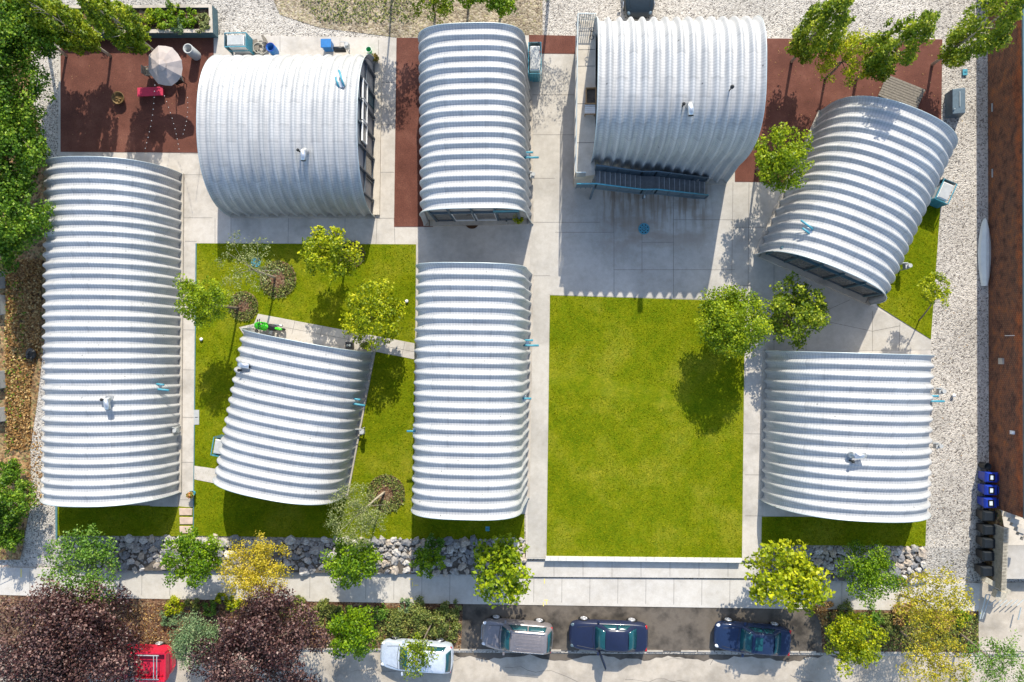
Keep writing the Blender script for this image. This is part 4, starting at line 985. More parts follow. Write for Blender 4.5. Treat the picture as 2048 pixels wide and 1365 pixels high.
    if extra=='door':
        # driver's door swung open
        h=Vector((xa-.25,hw,.30)); d=Vector((-.38,.92,0)).normalized() ; l=1.1
        q=[h,h+d*l,h+d*l+Vector((0,0,.62)),h+Vector((0,0,.62))]; nn=Vector((d.y,-d.x,0))*.05
        MB().add([x-nn for x in q]+[x+nn for x in q],[(0,1,2,3),(7,6,5,4),(0,4,5,1),(1,5,6,2),(2,6,7,3),(3,7,4,0)]).build('open_door',mat,t,False,.015)
        MB().tube([q[3]+Vector((0,0,0)),h+d*.25+Vector((0,0,1.02)),h+d*.95+Vector((0,0,1.02)),q[2]],.022,6).build('window_frame',M_black,t)
        MB().add([q[3]-nn*.1,q[2]-nn*.1,h+d*.95+Vector((0,0,1.0))-nn*.1,h+d*.25+Vector((0,0,1.0))-nn*.1,q[3]+nn*.1,q[2]+nn*.1,h+d*.95+Vector((0,0,1.0))+nn*.1,h+d*.25+Vector((0,0,1.0))+nn*.1],[(0,1,2,3),(7,6,5,4),(0,4,5,1),(1,5,6,2),(2,6,7,3),(3,7,4,0)]).build('door_glass',M_carglass,t)
    p=P(px,py,z0+.7); place(t,(p.x,p.y,z0),rz); return t
car('parked_car','taupe station wagon with roof rails, parked between the pale car and the open-door sedan','car',1034,1272,PI+math.radians(-3.5),4.45,1.82,1.62,'suv',M_taupe,'suv')
car('parked_car','navy sedan with its driver door standing open','car',1217,1273,PI-math.radians(1),4.85,1.82,1.43,'sedan',M_navy,'door')
car('parked_car','dark blue sedan with a black sunroof, parked nearest the big lime tree','car',1505,1278,PI-math.radians(4.5),4.62,1.78,1.44,'sedan',M_navy2,'sunroof')
car('parked_car','pale silver blue hatchback half under a leafy branch','car',833,1312,PI-math.radians(2.5),4.6,1.85,1.5,'suv',M_pale,None,ZL-.13)
car('parked_car','black car nosing out of the top edge behind the tallest hut','car',1279,-45,-PI/2,4.8,1.85,1.5,'sedan',M_ink,None,0)
# red pickup (bed end visible between the purple trees)
def pickup():
    t=car('pickup_truck','bright red pickup truck with an open bed rack, between the purple trees','pickup truck',262,1322,PI-math.radians(0),5.4,1.95,1.75,'pickup',M_redp,None,ZL-.13)
    return t
pk=pickup()
for ch in list(pk.children):
    if ch.name.startswith('body'):
        pass
def pkpart(nm,mb,mat,bev=.01):
    o=mb.build(nm,mat); o.parent=pk; 
    if bev: bv=o.modifiers.new('b','BEVEL'); bv.width=bev; bv.segments=2
    return o
zb=1.06
bedx0,bedx1=-.75,-2.62
pkpart('bed_floor',MB().box(((bedx0+bedx1)/2,0,zb+.045),(bedx0-bedx1,1.50,.03)),M_redp)
for s in (-1,1): pkpart('bed_side',MB().box(((bedx0+bedx1)/2,s*.86,zb+.22),(bedx0-bedx1,.14,.42)),M_redp)
pkpart('tailgate',MB().box((bedx1-.03,0,zb+.22),(.08,1.6,.42)),M_redp); pkpart('bed_front',MB().box((bedx0+.04,0,zb+.22),(.08,1.6,.42)),M_redp)
for s in (-1,1): pkpart('bed_rail',MB().tube([(bedx0-.1,s*.74,zb+.47),(bedx1+.35,s*.74,zb+.47)],.035,8),M_lrail,0)
for x in (-1.95,-2.15): pkpart('cross_bar',MB().tube([(x,-.74,zb+.47),(x,.74,zb+.47)],.03,8),M_lrail,0)
# motorcycle
def moto():
    p=P(544,655,.09); t=thing('motorcycle','bright green motorcycle parked on the path above the lawn hut','motorcycle',(0,0,0))
    for x in (-.68,.70):
        w=MB().torus((x,0,.31),.25,.065,'Y',24,8).build('wheel',M_tyre,t,True)
        r=MB().torus((x,0,.31),.19,.02,'Y',20,6)
        for k in range(6): a=k*PI/3; r.tube([(x,0,.31),(x+.19*math.cos(a),0,.31+.19*math.sin(a))],.014,5)
        r=r.build('rim',M_rim); r.parent=w
    MB().ico((.14,0,.80),.24,(1.15,.75,.6),0,1,16,9).build('fuel_tank',M_lime,t,True)
    MB().ico((-.32,0,.80),.24,(1.9,.8,.3),0,1,14,7).build('seat',M_black,t,True)
    MB().ico((-.74,0,.84),.13,(2.0,.7,.45),0,1,12,7).build('tail_fairing',M_lime,t,True)
    MB().ico((.62,0,.78),.2,(1.0,1.1,.8),0,1,14,8).build('front_fairing',M_lime,t,True)
    for s in (-1,1): MB().ico((.38,s*.2,.55),.2,(1.6,.35,.8),0,1,12,7).build('side_fairing',M_lime,t,True)
    MB().box((.05,0,.42),(.6,.30,.36)).build('engine',M_bindk,t,False,.05)
    MB().tube([(.46,-.38,.98),(.44,-.2,1.0),(.48,0,.98),(.44,.2,1.0),(.46,.38,.98)],.02,8).build('handlebar',M_black,t,True)
    for s in (-1,1):
        MB().tube([(.46,s*.42,.98),(.46,s*.28,1.0)],.03,8).build('grip',M_black,t); MB().tube([(.47,s*.1,.95),(.70,s*.1,.33)],.025,8).build('fork',M_chrome,t)
        MB().box((.55,s*.30,1.05),(.05,.16,.09)).build('mirror',M_black,t,False,.02)
    MB().tube([(.1,-.16,.3),(-.4,-.2,.32),(-.85,-.22,.5)],.055,10).build('exhaust',M_chrome,t,True)
    MB().box((0,.28,.12),(.25,.3,.03)).build('footpeg',M_chrome,t)
    place(t,(p.x,p.y,.09),math.radians(180-9)); return t
moto()
# ================================================================= VEGETATION
def quadmesh(name,cen,nrm,size,tint,mat,aspect=.62):
    n=len(cen); r=np.random.normal(size=(n,3)); a=np.cross(nrm,r); a/=np.linalg.norm(a,axis=1)[:,None]+1e-9; b_=np.cross(nrm,a)
    s=size[:,None]; tip=nrm*s*.18
    V=np.stack([cen-a*s*.5-tip,cen+b_*s*aspect*.5,cen+a*s*.5-tip,cen-b_*s*aspect*.5],axis=1).reshape(-1,3).astype(np.float32)
    me=bpy.data.meshes.new(name); me.vertices.add(4*n); me.vertices.foreach_set('co',V.ravel())
    me.loops.add(4*n); me.loops.foreach_set('vertex_index',np.arange(4*n,dtype=np.int32))
    me.polygons.add(n); me.polygons.foreach_set('loop_start',np.arange(n,dtype=np.int32)*4)
    try: me.polygons.foreach_set('loop_total',np.full(n,4,dtype=np.int32))
    except Exception: pass
    at=me.attributes.new('tint','FLOAT','FACE'); at.data.foreach_set('value',tint.astype(np.float32))
    me.update(calc_edges=True); me.validate(); me.materials.append(mat); return me
def crown(name,mat,clumps,n,leaf,rng,up=.8,shell=.5):
    """clumps: list of (center, (rx,ry,rz), weight, tint)"""
    w=np.array([c[2] for c in clumps],float); w/=w.sum()
    k=rng.choice(len(clumps),n,p=w); cc=np.array([c[0] for c in clumps]); rr=np.array([c[1] for c in clumps]); tt=np.array([c[3] for c in clumps])
    d=rng.normal(size=(n,3)); d/=np.linalg.norm(d,axis=1)[:,None]
    rad=(shell+(1-shell)*rng.random(n)**.6)*(1+.09*rng.normal(size=n))
    cen=cc[k]+d*rr[k]*rad[:,None]
    nr=d*.7+rng.normal(size=(n,3))*.75+np.array([0,0,up]); nr/=np.linalg.norm(nr,axis=1)[:,None]
    size=leaf*(.65+.7*rng.random(n)); tint=np.clip(tt[k]+rng.normal(size=n)*.24,0,1)
    return quadmesh(name,cen,nr,size,tint,mat)
def limb(mb,a,b_,r0,r1,rng,bend=.12,n=5):
    a=Vector(a); b_=Vector(b_); L=(b_-a).length; pts=[]
    o=Vector(rng.normal(size=3))*L*bend
    for i in range(n+1): f=i/n; pts.append(a.lerp(b_,f)+o*math.sin(PI*f)*.5)
    mb.tube(pts,[r0+(r1-r0)*i/n for i in range(n+1)],6)
SEED=[100]
def tree(name,label,base,top,zc,r,rz,mat,n=2600,leaf=.17,style='round',bark=None,group=None,nc=34,z0=.05,trunk=.085,cat='tree',tr_mul=1):
    """base pixel on ground, top = pixel of crown centre seen at height zc"""
    SEED[0]+=1; rng=np.random.default_rng(SEED[0]); rnd=random.Random(SEED[0])
    bp=P(base[0],base[1],z0); cp=P(top[0],top[1],zc); t=thing(name,label,cat,bp,group)
    cl=[]
    if style=='round':
        n*=1.75; nc=int(nc*2.3); leaf*=.92; lob=[(rng.normal(size=3),.82+.33*rng.random()) for _ in range(7)]; lob=[(a/np.linalg.norm(a),b_) for a,b_ in lob]
        for i in range(nc):
            d=rng.normal(size=3); d/=np.linalg.norm(d); bl=max(lob,key=lambda q:float(q[0]@d))[1]; f=(.35+.58*rng.random()**.7)*bl
            if i<5: f=.1
            q=np.array(cp)+d*np.array([r,r,rz])*f; s=r*(.12+.13*rng.random())
            cl.append((q,(s*1.15,s*1.15,s*.6),s*s,.25+.5*rng.random()))
    elif style=='column':   # crown from cp-rz to cp+rz, pointed, along base->cp line
        ax=Vector((cp.x-bp.x,cp.y-bp.y,0))
        for i in range(nc):
            f=rng.random(); z=cp.z-rz+2*rz*f; prof=r*(math.sin(PI*min(1,(f*.93+.07)))**.7)*(1.15-.35*f); a=rng.random()*2*PI
            q=np.array([cp.x,cp.y,z])+np.array([math.cos(a),math.sin(a),0])*prof*(.35+.62*rng.random()); s=r*(.17+.13*rng.random())*(1.1-.4*f)
            cl.append((q,(s*.8,s*.8,s*1.9),s*s,.25+.5*rng.random()))
    elif style=='feather':
        n*=2.0; nc=int(nc*1.3)
        for i in range(nc):
            d=rng.normal(size=3); d[2]=abs(d[2])*.6; d/=np.linalg.norm(d); f=.15+.85*rng.random()**.7
            q=np.array(cp)+d*np.array([r,r,rz])*f; s=r*(.10+.12*rng.random())
            cl.append((q,(s*1.3,s*1.3,s*.5),s,.35+.4*rng.random()))
    elif style=='bush':
        for i in range(nc):
            a=rng.random()*2*PI; f=math.sqrt(rng.random())*.85; z=bp.z+rz*(.25+.75*rng.random()*(1-f*.6)); s=r*(.2+.16*rng.random())
            q=np.array([cp.x+r*f*math.cos(a),cp.y+r*f*math.sin(a),z]); cl.append((q,(s,s,s*.7),s*s,.35+.35*rng.random()))
    m=crown('crown',mat,cl,int(n),leaf,rng,.9,.35 if style!='feather' else .1)
    if style=='column':      # lean the crown with the trunk
        pass
    o=bpy.data.objects.new('crown' if cat=='tree' else 'foliage',m); C.objects.link(o); o.parent=t; o.matrix_parent_inverse=pinv(t)
    mb=MB(); bark=bark or M_bark
    if style!='bush':
        zt=cp.z-rz*.55 if style!='column' else cp.z+rz*.7
        mid=Vector((bp.x*.35+cp.x*.65,bp.y*.35+cp.y*.65,max(zt,bp.z+.6)))
        if style=='column': mid=Vector((cp.x,cp.y,zt))
        limb(mb,bp,mid,trunk,trunk*(.6 if style!='column' else .2),rng,.03,7)
        for c in rnd.sample(cl,min(len(cl),16 if style!='feather' else 20)):
            q=Vector(c[0]); s0=mid if style!='column' else Vector((cp.x,cp.y,max(bp.z+1,q.z-.9)))
            limb(mb,s0,q,trunk*(.36 if style!='feather' else .2),trunk*.07,rng,.12,5)
    else:
        for c in rnd.sample(cl,min(len(cl),8)): limb(mb,bp,Vector(c[0]),.02,.008,rng,.1,3)
    mb.build('trunk' if style!='bush' else 'stem',bark,t,True)
    return t
G1='young trees on the lawns and plaza'
tree('lawn_tree','bright lime round tree above the lawn hut, with a mulch ring on its right',(693,522),(660,503),3.3,1.8,1.4,L_lime,2600,.17,group=G1)
tree('lawn_tree','lime tree by the diagonal path, left of the long narrow hut',(783,638),(752,622),3.0,2.0,1.4,L_lime,2700,.17,group=G1)
tree('lawn_tree','yellow green tree leaning over the left walk and hut roof',(477,617),(404,604),4.2,1.75,1.2,L_bright,2400,.15,group=G1)
tree('lawn_tree','thin sparse bare-trunked tree in the large mulch ring near the blue grate',(551,556),(495,535),3.9,2.0,1.2,L_pale,700,.10,'feather',M_barkl,group=G1,nc=46)
tree('lawn_tree','wispy pale tree in the mulch ring right of the lawn hut lower end',(770,984),(716,1030),3.6,1.85,1.1,L_pale,2300,.085,'feather',M_barkl,group=G1,nc=70)
tree('lawn_tree','airy light green tree at the upper right corner of the big lawn',(1432,655),(1464,642),3.3,2.4,1.8,L_bright,6200,.15,group=G1,nc=48)
tree('plaza_tree','dense dark green tree growing in the square plaza pit',(1556,636),(1597,627),2.9,2.0,1.4,L_poplar,3400,.17,group=G1)
tree('plaza_tree','bright green round tree at the red paving corner beside the tallest hut',(1512,340),(1561,317),3.9,1.9,1.5,L_bright,3400,.16,group=G1)
tree('lawn_sapling','small pale yellow sapling on the grass strip by the gravel drive',(1838,641),(1868,578),3.0,1.05,.9,L_lime,1000,.13,group=G1,nc=22,trunk=.045)
slab('tree_pit',[(1548,602),(1583,602),(1583,665),(1547,665)],.06,.04,M_mulch)
GP='row of poplars'
def poplar(label,base,tz,r=1.45,n=6500,mat=None,lean=0):
    b=P(base[0],base[1],.05); h=tz; cz=2.1+(h-2.1)/2
    # straight up from its foot
    v=Vector((b.x+lean,b.y,cz)); d=RQ.inverted()@(v-cam.location); px=1024+d.x/-d.z*FPX; py=682.5-d.y/-d.z*FPX
    tree('poplar_tree',label,base,(px,py),cz,r,(h-2.1)/2,mat or L_poplar,n,.16,'column',M_barkl,GP,nc=110,trunk=.10)
poplar('poplar at the left end of the top right group, beside the tallest hut',(1583,124),7.6)
poplar('tall poplar in the middle of the top right group, above the wooden deck',(1712,160),8.2)
poplar('poplar at the right end of the top right group, its tip over the brick wall',(1864,130),8.0)
tree('poplar_tree','small airy yellowish tree between the two left poplars of the top right group',(1650,158),(1695,112),3.4,1.6,1.5,L_lime,1900,.13,group=GP)
poplar('leftmost poplar over the raised planter',(133,112),7.6,1.2,9000)
poplar('middle poplar over the raised planter, its trunk shadow on the red patio',(222,113),7.8,1.2,9000)
poplar('poplar over the raised planter closest to the parasol',(318,112),7.6,1.2,9000)
GW='dense trees along the left edge'
for lb,px,py,r,z,n in [('big leafy tree in the top left corner',-20,60,3.4,5.5,8000),('leafy tree on the left edge below the corner tree',5,165,2.6,4.6,6000),('leafy tree on the left edge level with the red patio',10,265,2.5,4.6,6000),('leafy tree at the left edge touching the end of the longest hut',15,335,2.2,4.0,4500),('leafy tree bulging over the gravel beside the longest hut roof',20,425,2.3,4.4,5500),('pale green tree lowest in the left edge row',-5,500,1.5,3.6,2500),('dark tree behind the left edge row, half out of view',-60,240,3.0,5.5,5000),('leafy tree under the leftmost poplar',60,25,2.2,4.5,4500)]:
    tree('woodland_tree',lb,(px+25,py+20),(px,py),z,r,r*.8,L_dark,n,.17,group=GW,nc=46,trunk=.13)
for lb,px,py,r,z,n in [('bushy green shrub at the left edge above the sidewalk',18,1000,1.7,2.0,3500),('smaller bushy shrub at the left edge by the wire fence',12,1070,1.3,1.6,2200),('low shrub in the leaf litter at the left edge',20,945,.9,1.2,900)]:
    tree('edge_shrub',lb,(px+8,py),(px,py),z,r,r*.7,L_dark,n,.15,group='shrubs at the left edge',nc=30,cat='shrub')
GS='street trees'
tree('street_tree','feathery green tree leaning over the sidewalk at the far left',(252,1098),(168,1128),3.3,2.4,1.2,L_feather,2600,.14,'feather',group=GS,nc=110,z0=-.1)
tree('street_tree','green tree in the boulders next to the stepping stones',(402,1105),(388,1119),3.0,1.75,1.4,L_green,3000,.16,group=GS,z0=-.1)
tree('street_tree','golden yellow wispy tree over the boulders and sidewalk, left half',(560,1110),(515,1140),3.0,2.1,1.3,L_gold,4200,.10,'feather',group=GS,nc=110,z0=-.1)
tree('street_tree','green tree in the boulders between the golden tree and the lower green shrub',(722,1108),(700,1120),3.0,1.8,1.4,L_green,3100,.16,group=GS,z0=-.1)
tree('boulder_shrub','bright green shrub in the boulders under the long narrow hut',(862,1115),(856,1118),1.5,.95,1.0,L_green,1300,.14,group=GS,nc=22,z0=-.1,cat='shrub')
tree('boulder_shrub','dim green shrub at the lawn edge behind the bright boulder shrub',(866,1090),(866,1090),1.0,.7,.7,L_feather,700,.13,group=GS,nc=16,z0=-.1,cat='shrub')
tree('street_tree','large-leaved lime tree in the boulders beside the landing steps',(985,1112),(1000,1134),3.0,2.05,1.5,L_bright,1300,.27,group=GS,z0=-.1,nc=38)
tree('street_tree','large-leaved yellow lime tree over the sidewalk, nearest the sunroof sedan',(1562,1125),(1578,1158),3.2,2.35,1.7,L_lime,1900,.26,group=GS,z0=-.1,nc=46)
tree('street_tree','fine-leaved green tree in the right-hand boulder bed',(1715,1120),(1742,1146),3.2,1.9,1.5,L_green,3600,.13,group=GS,z0=-.1)
tree('street_tree','golden wispy tree over the right end of the sidewalk',(1800,1190),(1862,1202),3.4,2.15,1.4,L_goldg,2500,.11,'feather',group=GS,nc=150,z0=ZL)
tree('street_tree','golden wispy tree in the bottom right strip beside the road',(1800,1262),(1868,1322),3.2,1.9,1.4,L_goldg,1700,.11,'feather',group=GS,nc=110,z0=ZL)
tree('street_tree','feathery green tree reaching over the road at the bottom right corner',(1920,1268),(1995,1335),3.4,2.0,1.2,L_feather,1900,.10,'feather',group=GS,nc=80,z0=ZL)
tree('street_tree','lime green tree in the strip right of the sunroof sedan',(1690,1255),(1712,1285),2.9,1.8,1.5,L_lime,2900,.16,group=GS,z0=ZL)
tree('purple_tree','huge dark purple leaved tree filling the bottom left corner',(160,1250),(120,1295),4.6,4.4,2.8,L_purple,23000,.15,group='purple leaved trees',z0=ZL,nc=52,trunk=.2)
tree('purple_tree','dark purple leaved tree between the red pickup and the pale car',(560,1240),(522,1302),4.4,3.6,2.6,L_purple,16000,.15,group='purple leaved trees',z0=ZL,nc=44,trunk=.18)
tree('strip_tree','blue green drooping tree leaning over the red pickup bed',(400,1250),(388,1284),2.6,1.75,1.1,L_spruce,4200,.11,group=GS,z0=ZL,nc=60)
tree('strip_tree','bright green tree between the purple tree and the pale car',(712,1250),(703,1265),2.8,1.7,1.5,L_green,3000,.16,group=GS,z0=ZL)
tree('strip_tree','light green branchy tree hanging over the roof of the pale car',(868,1240),(833,1308),3.0,1.25,.8,L_poplar,1100,.13,group=GS,z0=ZL,nc=26,trunk=.05)
for k,(px,py,r,lb,mt) in enumerate([(840,1245,1.3,'olive shrub directly behind the pale car',L_shrub),(795,1250,1.0,'olive shrub behind the bonnet of the pale car',L_shrub),(885,1252,1.1,'olive shrub at the parking strip end of the mulch',L_shrub),(808,1222,.6,'small grey green shrub by the sidewalk above the pale car',L_spruce),(900,1225,.65,'small green shrub in the mulch corner by the parking strip',L_shrub),
    (337,1222,.75,'yellow green shrub in the bare dirt above the red pickup',L_lime),(325,1245,.6,'pale green shrub just above the pickup bed',L_spruce),(372,1220,.6,'faded shrub left of the blue green drooping tree',L_shrub),(408,1225,.55,'dark shrub above the blue green drooping tree',L_feather),(430,1208,.4,'tiny yellow shrub at the sidewalk edge, left',L_lime),(455,1215,.55,'yellow flecked shrub by the second purple tree',L_lime),
    (590,1215,.5,'yellowish shrub at the top of the second purple tree',L_shrub),(640,1225,.6,'orange tipped shrub between the purple and green trees',L_shrub),(665,1232,.6,'olive shrub touching the bright green strip tree',L_shrub),(760,1238,.6,'dark shrub in the mulch right of the bright green strip tree',L_feather),
    (1660,1235,.8,'dry grassy shrub beside the parking strip, right',L_dry),(1700,1232,.7,'green grassy shrub behind the lime strip tree',L_shrub),(1752,1240,.8,'dark green shrub in the right mulch strip',L_feather),(1775,1262,.8,'yellow flowered shrub in the right mulch strip',L_shrub),(1820,1232,.9,'dry straw shrub under the golden tree',L_dry),(1938,1245,.6,'small dark green conifer shrub at the right end of the strip',L_green),
    (1730,1265,.7,'shaded olive shrub right of the lime strip tree',L_feather),(1900,1255,.7,'brown dry shrub at the foot of the corner tree',L_dry)]):
    tree('strip_shrub',lb,(px,py),(px,py),.6,r,r*.9,mt,int(900*r*r+250),.12,'bush',group='shrubs in the roadside strip',nc=18,z0=ZL,cat='shrub')
# planter plants and undergrowth
for k,(px,py,r,mt,lb) in enumerate([(330,28,.9,L_green,'leafy plant in the planter behind the parasol'),(352,45,.6,L_spruce,'bluish cabbage-like plant in the planter'),(372,32,.7,L_green,'dark plant in the right part of the planter'),(398,42,.65,L_pale,'white flowered plant at the right end of the planter'),(300,40,.8,L_bright,'light leafy plant in the middle of the planter'),(255,34,.8,L_bright,'light leafy plant left of the planter middle'),(200,36,.8,L_green,'leafy plant under the poplars in the planter'),(150,38,.8,L_green,'leafy plant at the left end of the planter'),(345,20,.6,L_bright,'upright plant at the back of the planter')]):
    tree('planter_plant',lb,(px,py),(px,py),1.1,r,r*.8,mt,int(1100*r*r+200),.13,'bush',group='plants in the raised planter',nc=16,z0=.6,cat='plant')
for px,py,r,mt,lb in [(868,8,1.3,L_poplar,'green tree branch mass at the top edge, above the tall narrow hut left side'),(1000,6,1.2,L_green,'green tree at the top edge, above the tall narrow hut right side'),(935,-8,1.2,L_green,'green tree at the top edge between its two neighbours')]:
    tree('yard_tree',lb,(px+2,py+22),(px,py-8),3.0,r,r*.8,mt,1500,.15,group='trees at the top edge',nc=24)
tree('yard_tree','bare branching tree just beyond the top edge, casting lace shadow right of the tall hut',(1098,-25),(1112,-70),4.2,2.2,1.6,L_pale,900,.10,'feather',group='trees at the top edge',nc=60,trunk=.12)
tree('yard_tree','tree just beyond the top edge above the red strip',(785,-40),(770,-80),4.6,1.9,1.5,L_green,1600,.16,group='trees at the top edge')
for px,py,r,lb in [(487,613,.95,'ring of mulch and low cover at the foot of the leaning tree'),(556,559,1.18,'large ring of mulch and ground cover at the thin tree'),(703,510,.85,'mulch ring right of the bright lime tree'),(772,988,1.2,'mulch ring at the wispy pale tree')]:
    p=P(px,py,.08); o=MB().lathe([(.001,.05),(r*.5,.045),(r,.0),(r,-.03)],p,26).build('mulch_ring',M_mulch); o['kind']='structure'
    rng=np.random.default_rng(int(px)); n=int(900*r*r); a=rng.random(n)*2*PI; rr=r*(.35+.65*rng.random(n)**.6)*(1+.05*rng.normal(size=n)); cen=np.stack([p.x+rr*np.cos(a),p.y+rr*np.sin(a),.12+.1*rng.random(n)],1)
    nr=rng.normal(size=(n,3))*.6+np.array([0,0,1.]); nr/=np.linalg.norm(nr,axis=1)[:,None]
    me=quadmesh('ground_cover',cen,nr,.11*(.6+.8*rng.random(n)),np.clip(.5+.3*rng.normal(size=n),0,1),L_shrub); o=bpy.data.objects.new('ground_cover',me); C.objects.link(o); o['kind']='stuff'; o['label']='low leafy '+lb.replace('mulch ring','ground cover').replace('ring of mulch and low cover','ground cover'); o['category']='ground cover'
# flower pots
for px,py,lb,mt,r in [(388,986,'turquoise pot of red and yellow flowers by the left walk',L_flower,.3),(1040,440,'spiky green potted palm at the right side of the tall hut front',L_lime,.42),(734,692,'potted plant with dark pebbly foliage by the lawn hut corner',L_shrub,.34),(753,122,'potted plant with orange leaves at the wide hut corner',L_flower,.35)]:
    p=P(px,py,.05); t=thing('potted_plant',lb,'potted plant',p); MB().lathe([(.13,0),(.2,.3),(.18,.3),(.16,.22),(.001,.22)],p,16).build('pot',M_teal if px==388 else M_found,t,True)
    rng=np.random.default_rng(int(px)); cl=[(np.array([p.x+rng.normal()*.1,p.y+rng.normal()*.1,.5+.12*rng.random()]),(r*.5,r*.5,r*.4),1,.3+.6*rng.random()) for _ in range(8)]
    m=crown('foliage',mt,cl,420,.11,rng); o=bpy.data.objects.new('foliage',m); C.objects.link(o); o.parent=t; o.matrix_parent_inverse=pinv(t)
# leaf litter and dry scrub, left edge (uncountable)
rng=np.random.default_rng(5)
def scatter(name,label,polypx,n,size,mat,z=.03,zr=.06):
    xs=[p[0] for p in polypx]; ys=[p[1] for p in polypx]; pts=[]
    def inside(x,y):
        c=False; m=len(polypx)
        for i in range(m):
            x1,y1=polypx[i]; x2,y2=polypx[(i+1)%m]
            if (y1>y)!=(y2>y) and x<(x2-x1)*(y-y1)/(y2-y1)+x1: c=not c
        return c
    while len(pts)<n:
        x=rng.uniform(min(xs),max(xs)); y=rng.uniform(min(ys),max(ys))
        if inside(x,y) and not (name=='grass' and ((x>478 and y>628 and 1.0*(y-628)>.188*(x-516)-2 and y<628+.188*(x-516)+34 and x>505) )): q=P(x,y,z); pts.append((q.x,q.y,z+zr*rng.random()))
    cen=np.array(pts); nr=rng.normal(size=(n,3))*.45+np.array([0,0,1.]); nr/=np.linalg.norm(nr,axis=1)[:,None]
    me=quadmesh(name,cen,nr,size*(.5+rng.random(n)),np.clip(.5+.3*rng.normal(size=n),0,1),mat); o=bpy.data.objects.new(name,me); C.objects.link(o); tag(o,label,name.replace('_',' '),None,'stuff')
scatter('scattered_leaves','small yellow leaves scattered over the left red patio',[(124,74),(425,74),(425,302),(124,302)],240,.07,L_dry,.05,.01)
scatter('scattered_leaves','small leaves scattered over the right red paving',[(1510,80),(1880,82),(1870,300),(1530,350)],260,.08,L_dry,.07,.01)
scatter('scattered_leaves','stray leaves and debris on the right gravel drive',[(1868,90),(1940,90),(1935,1090),(1865,1090)],260,.07,L_dry,-.01,.01)
scatter('fallen_leaves','dry brown fallen leaves and sticks left of the longest hut',[(10,520),(84,520),(80,700),(62,760),(60,900),(30,900),(12,900)],6500,.15,L_dry,.03,.12)
scatter('scattered_leaves','scattered brown leaves over the left gravel',[(55,860),(84,860),(84,1010),(50,1010)],400,.11,L_dry,.01,.03)
scatter('green_weeds','low green weeds in the leaf litter at the left edge',[(12,560),(50,560),(60,760),(30,900),(10,930)],380,.13,L_dark,.05,.25)
scatter('dry_grass','dry grass tufts on the bare dirt along the top edge',[(600,0),(830,0),(830,45),(640,45)],900,.12,L_shrub,.01,.1)
scatter('mulch_litter','small leaves and twigs over the left mulch strip',[(60,1200),(250,1204),(920,1214),(920,1290),(560,1290),(60,1285)],5200,.10,L_dry,ZL+.01,.08)
scatter('strip_ground_cover','low olive ground cover in the right mulch strip',[(1645,1224),(1955,1228),(1955,1300),(1650,1300)],5200,.12,L_shrub,ZL+.01,.16)
scatter('strip_ground_cover','low leafy ground cover behind the pale car',[(560,1214),(920,1218),(915,1285),(740,1285),(560,1230)],4200,.12,L_shrub,ZL+.01,.18)
# turf: short tufts over every lawn
L_grass=leafmat('grass_blade',(.075,.11,.001),(.18,.205,.001),(.34,.33,.012),.15,.9); L_grass.node_tree.nodes['Principled BSDF'].inputs['Specular IOR Level'].default_value=.03
for nm,poly,n in (('tufts over the tree lawn',[(395,489),(830,491),(826,1077),(388,1070)],26000),('tufts over the big lawn',[(1102,593),(1488,605),(1482,1115),(1095,1112)],24000),('tufts over the drive side grass strip',[(1880,402),(1861,675),(1758,611),(1740,560),(1802,404)],3500),('tufts over the shaded grass under the longest hut',[(116,1010),(354,1013),(354,1071),(116,1070)],1800),('tufts over the shaded grass under the long narrow hut',[(830,1031),(1047,1031),(1047,1078),(829,1077)],1500),('tufts over the shaded grass under the lower right hut',[(1526,1036),(1851,1036),(1849,1091),(1525,1088)],2200)):
    scatter('grass',nm,poly,n,.065,L_grass,.08,.02)
# weathered plank and wire fence at the left edge
t=thing('wire_fence','low fence with a pink ribbon at the left edge by the sidewalk','fence',P(10,1120,-.1)); a=P(5,1060,.0); b_=P(4,1135,-.3); c=P(34,1125,-.3)
for q in (a,b_,c): MB().tube([q,q+Vector((0,0,1.0))],.03,6).build('post',M_lrail,t)
MB().tube([a+Vector((0,0,.9)),b_+Vector((0,0,.9)),c+Vector((0,0,.8))],.02,6).build('rail',M_lrail,t); MB().box(tuple((b_+c)/2+Vector((0,0,.6))),(.75,.02,.06),.5).build('ribbon',M_pink,t)
for k,(y,h) in enumerate(((560,34),(610,40),(760,36),(830,30))):
    p=P(2,y,.3); o=MB().box((p.x-.1,p.y,.3),(.45,h/32,.6),.05*k).box((p.x-.1,p.y,.63),(.5,h/36,.05),.05*k).build('stone_block',M_grey,None,False,.04); tag(o,['grey weathered block at the left edge, topmost of four','grey weathered block at the left edge, second from the top','grey weathered block at the left edge, third from the top','grey weathered block at the left edge, lowest of four'][k],'block','weathered blocks at the left edge')
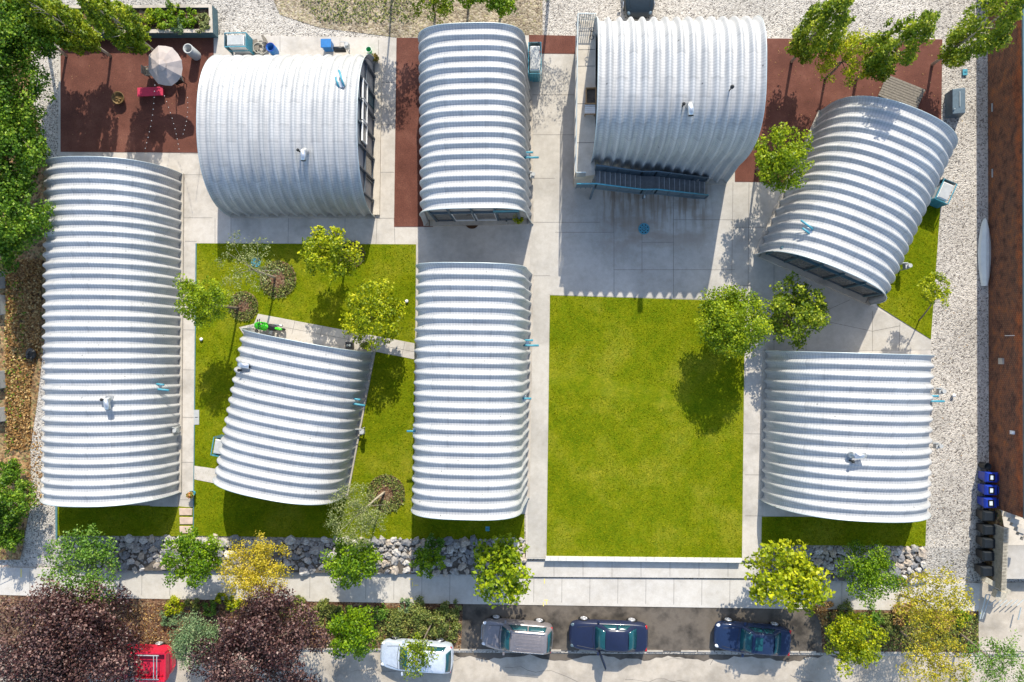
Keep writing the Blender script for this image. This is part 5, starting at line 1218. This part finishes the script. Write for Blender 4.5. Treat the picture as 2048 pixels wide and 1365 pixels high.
# boulders
def rockmat(name,col): return simple(name,col,.9,0,.35,5,.03)
RM=[rockmat('rock_grey',(.36,.34,.32)),rockmat('rock_tan',(.46,.39,.32)),rockmat('rock_dark',(.22,.22,.23)),rockmat('rock_pale',(.52,.49,.46))]
protos=[]
for k in range(12):
    mb=MB().ico((0,0,0),.5,(1,.78+.2*random.random(),.62+.2*random.random()),.62,40+k,8,5)
    me=bpy.data.meshes.new('boulder'); me.from_pydata(mb.v,[],mb.f); me.update(); me.materials.append(RM[k%4]); protos.append(me)
rr=random.Random(21); spots=[]
def inr(x):  # (ytop,ybottom,zt,zb)
    if x<1050: return 1076+.004*(x-115),1136+.010*(x-200) if x>200 else 1134
    return 1096,1158
tries=0; cell={}
while tries<60000:
    tries+=1
    x=rr.uniform(118,1046) if rr.random()<.74 else rr.uniform(1527,1848)
    y0,y1_=inr(x); y=rr.uniform(y0,y1_+3); s=rr.choice([13,15,17,20]) if len(spots)<300 else rr.choice([7,9,11])
    if y+s*.3>y1_+8 and s>15: continue
    ok=True
    for dx in (-1,0,1):
        for dy in (-1,0,1):
            for (a,b_,c_) in cell.get((int(x//24)+dx,int(y//24)+dy),[]):
                if math.hypot(a-x,b_-y)<(c_+s)*.40: ok=False
    if not ok: continue
    cell.setdefault((int(x//24),int(y//24)),[]).append((x,y,s)); spots.append((x,y,s))
spots.sort(key=lambda q:-q[2])
sv=[];sf=[];cb_=MB()
def lab(x):
    if x<330: return 'grey boulder in the bed under the feathery tree and longest hut','boulders between longest hut and sidewalk'
    if x<470: return 'boulder in the bed around the green tree by the stepping stones','boulders by the stepping stones'
    if x<640: return 'boulder in the bed around the golden tree, below the lawn hut','boulders around the golden tree'
    if x<830: return 'boulder in the bed around the green tree left of the long narrow hut','boulders left of the long narrow hut'
    if x<1050: return 'boulder in the bed below the long narrow hut','boulders below the long narrow hut'
    if x<1690: return 'boulder in the right bed beside the large yellow lime tree','boulders by the yellow lime tree'
    return 'boulder in the right bed near the gravel drive','boulders by the gravel drive'
for i,(x,y,s) in enumerate(spots):
    y0,y1_=inr(x); f=max(0,min(1,(y-y0)/(y1_-y0))); z=-.0-.22*f; d=s/32*1.12; p=P(x,y,z)
    me=protos[rr.randrange(12)]; rot=Euler((rr.uniform(-.4,.4),rr.uniform(-.4,.4),rr.random()*6.28))
    if i<300:
        o=bpy.data.objects.new('boulder',me); C.objects.link(o); o.location=(p.x,p.y,z+d*.12); o.scale=(d,d,d); o.rotation_euler=rot
        l,g=lab(x); tag(o,l,'boulder',g)
    else:
        Mx=Matrix.Translation((p.x,p.y,z+d*.1))@rot.to_matrix().to_4x4()@Matrix.Scale(d,4)
        cb_.add([Mx@v.co for v in me.vertices],[tuple(q.vertices) for q in me.polygons])
o=cb_.build('small_rocks',RM[0]); tag(o,'small filler rocks between the boulders','rocks',None,'stuff')
print('ROCKS',len(spots),'LEAFQUADS',sum(len(m.polygons) for m in bpy.data.meshes if m.name.startswith('crown')))
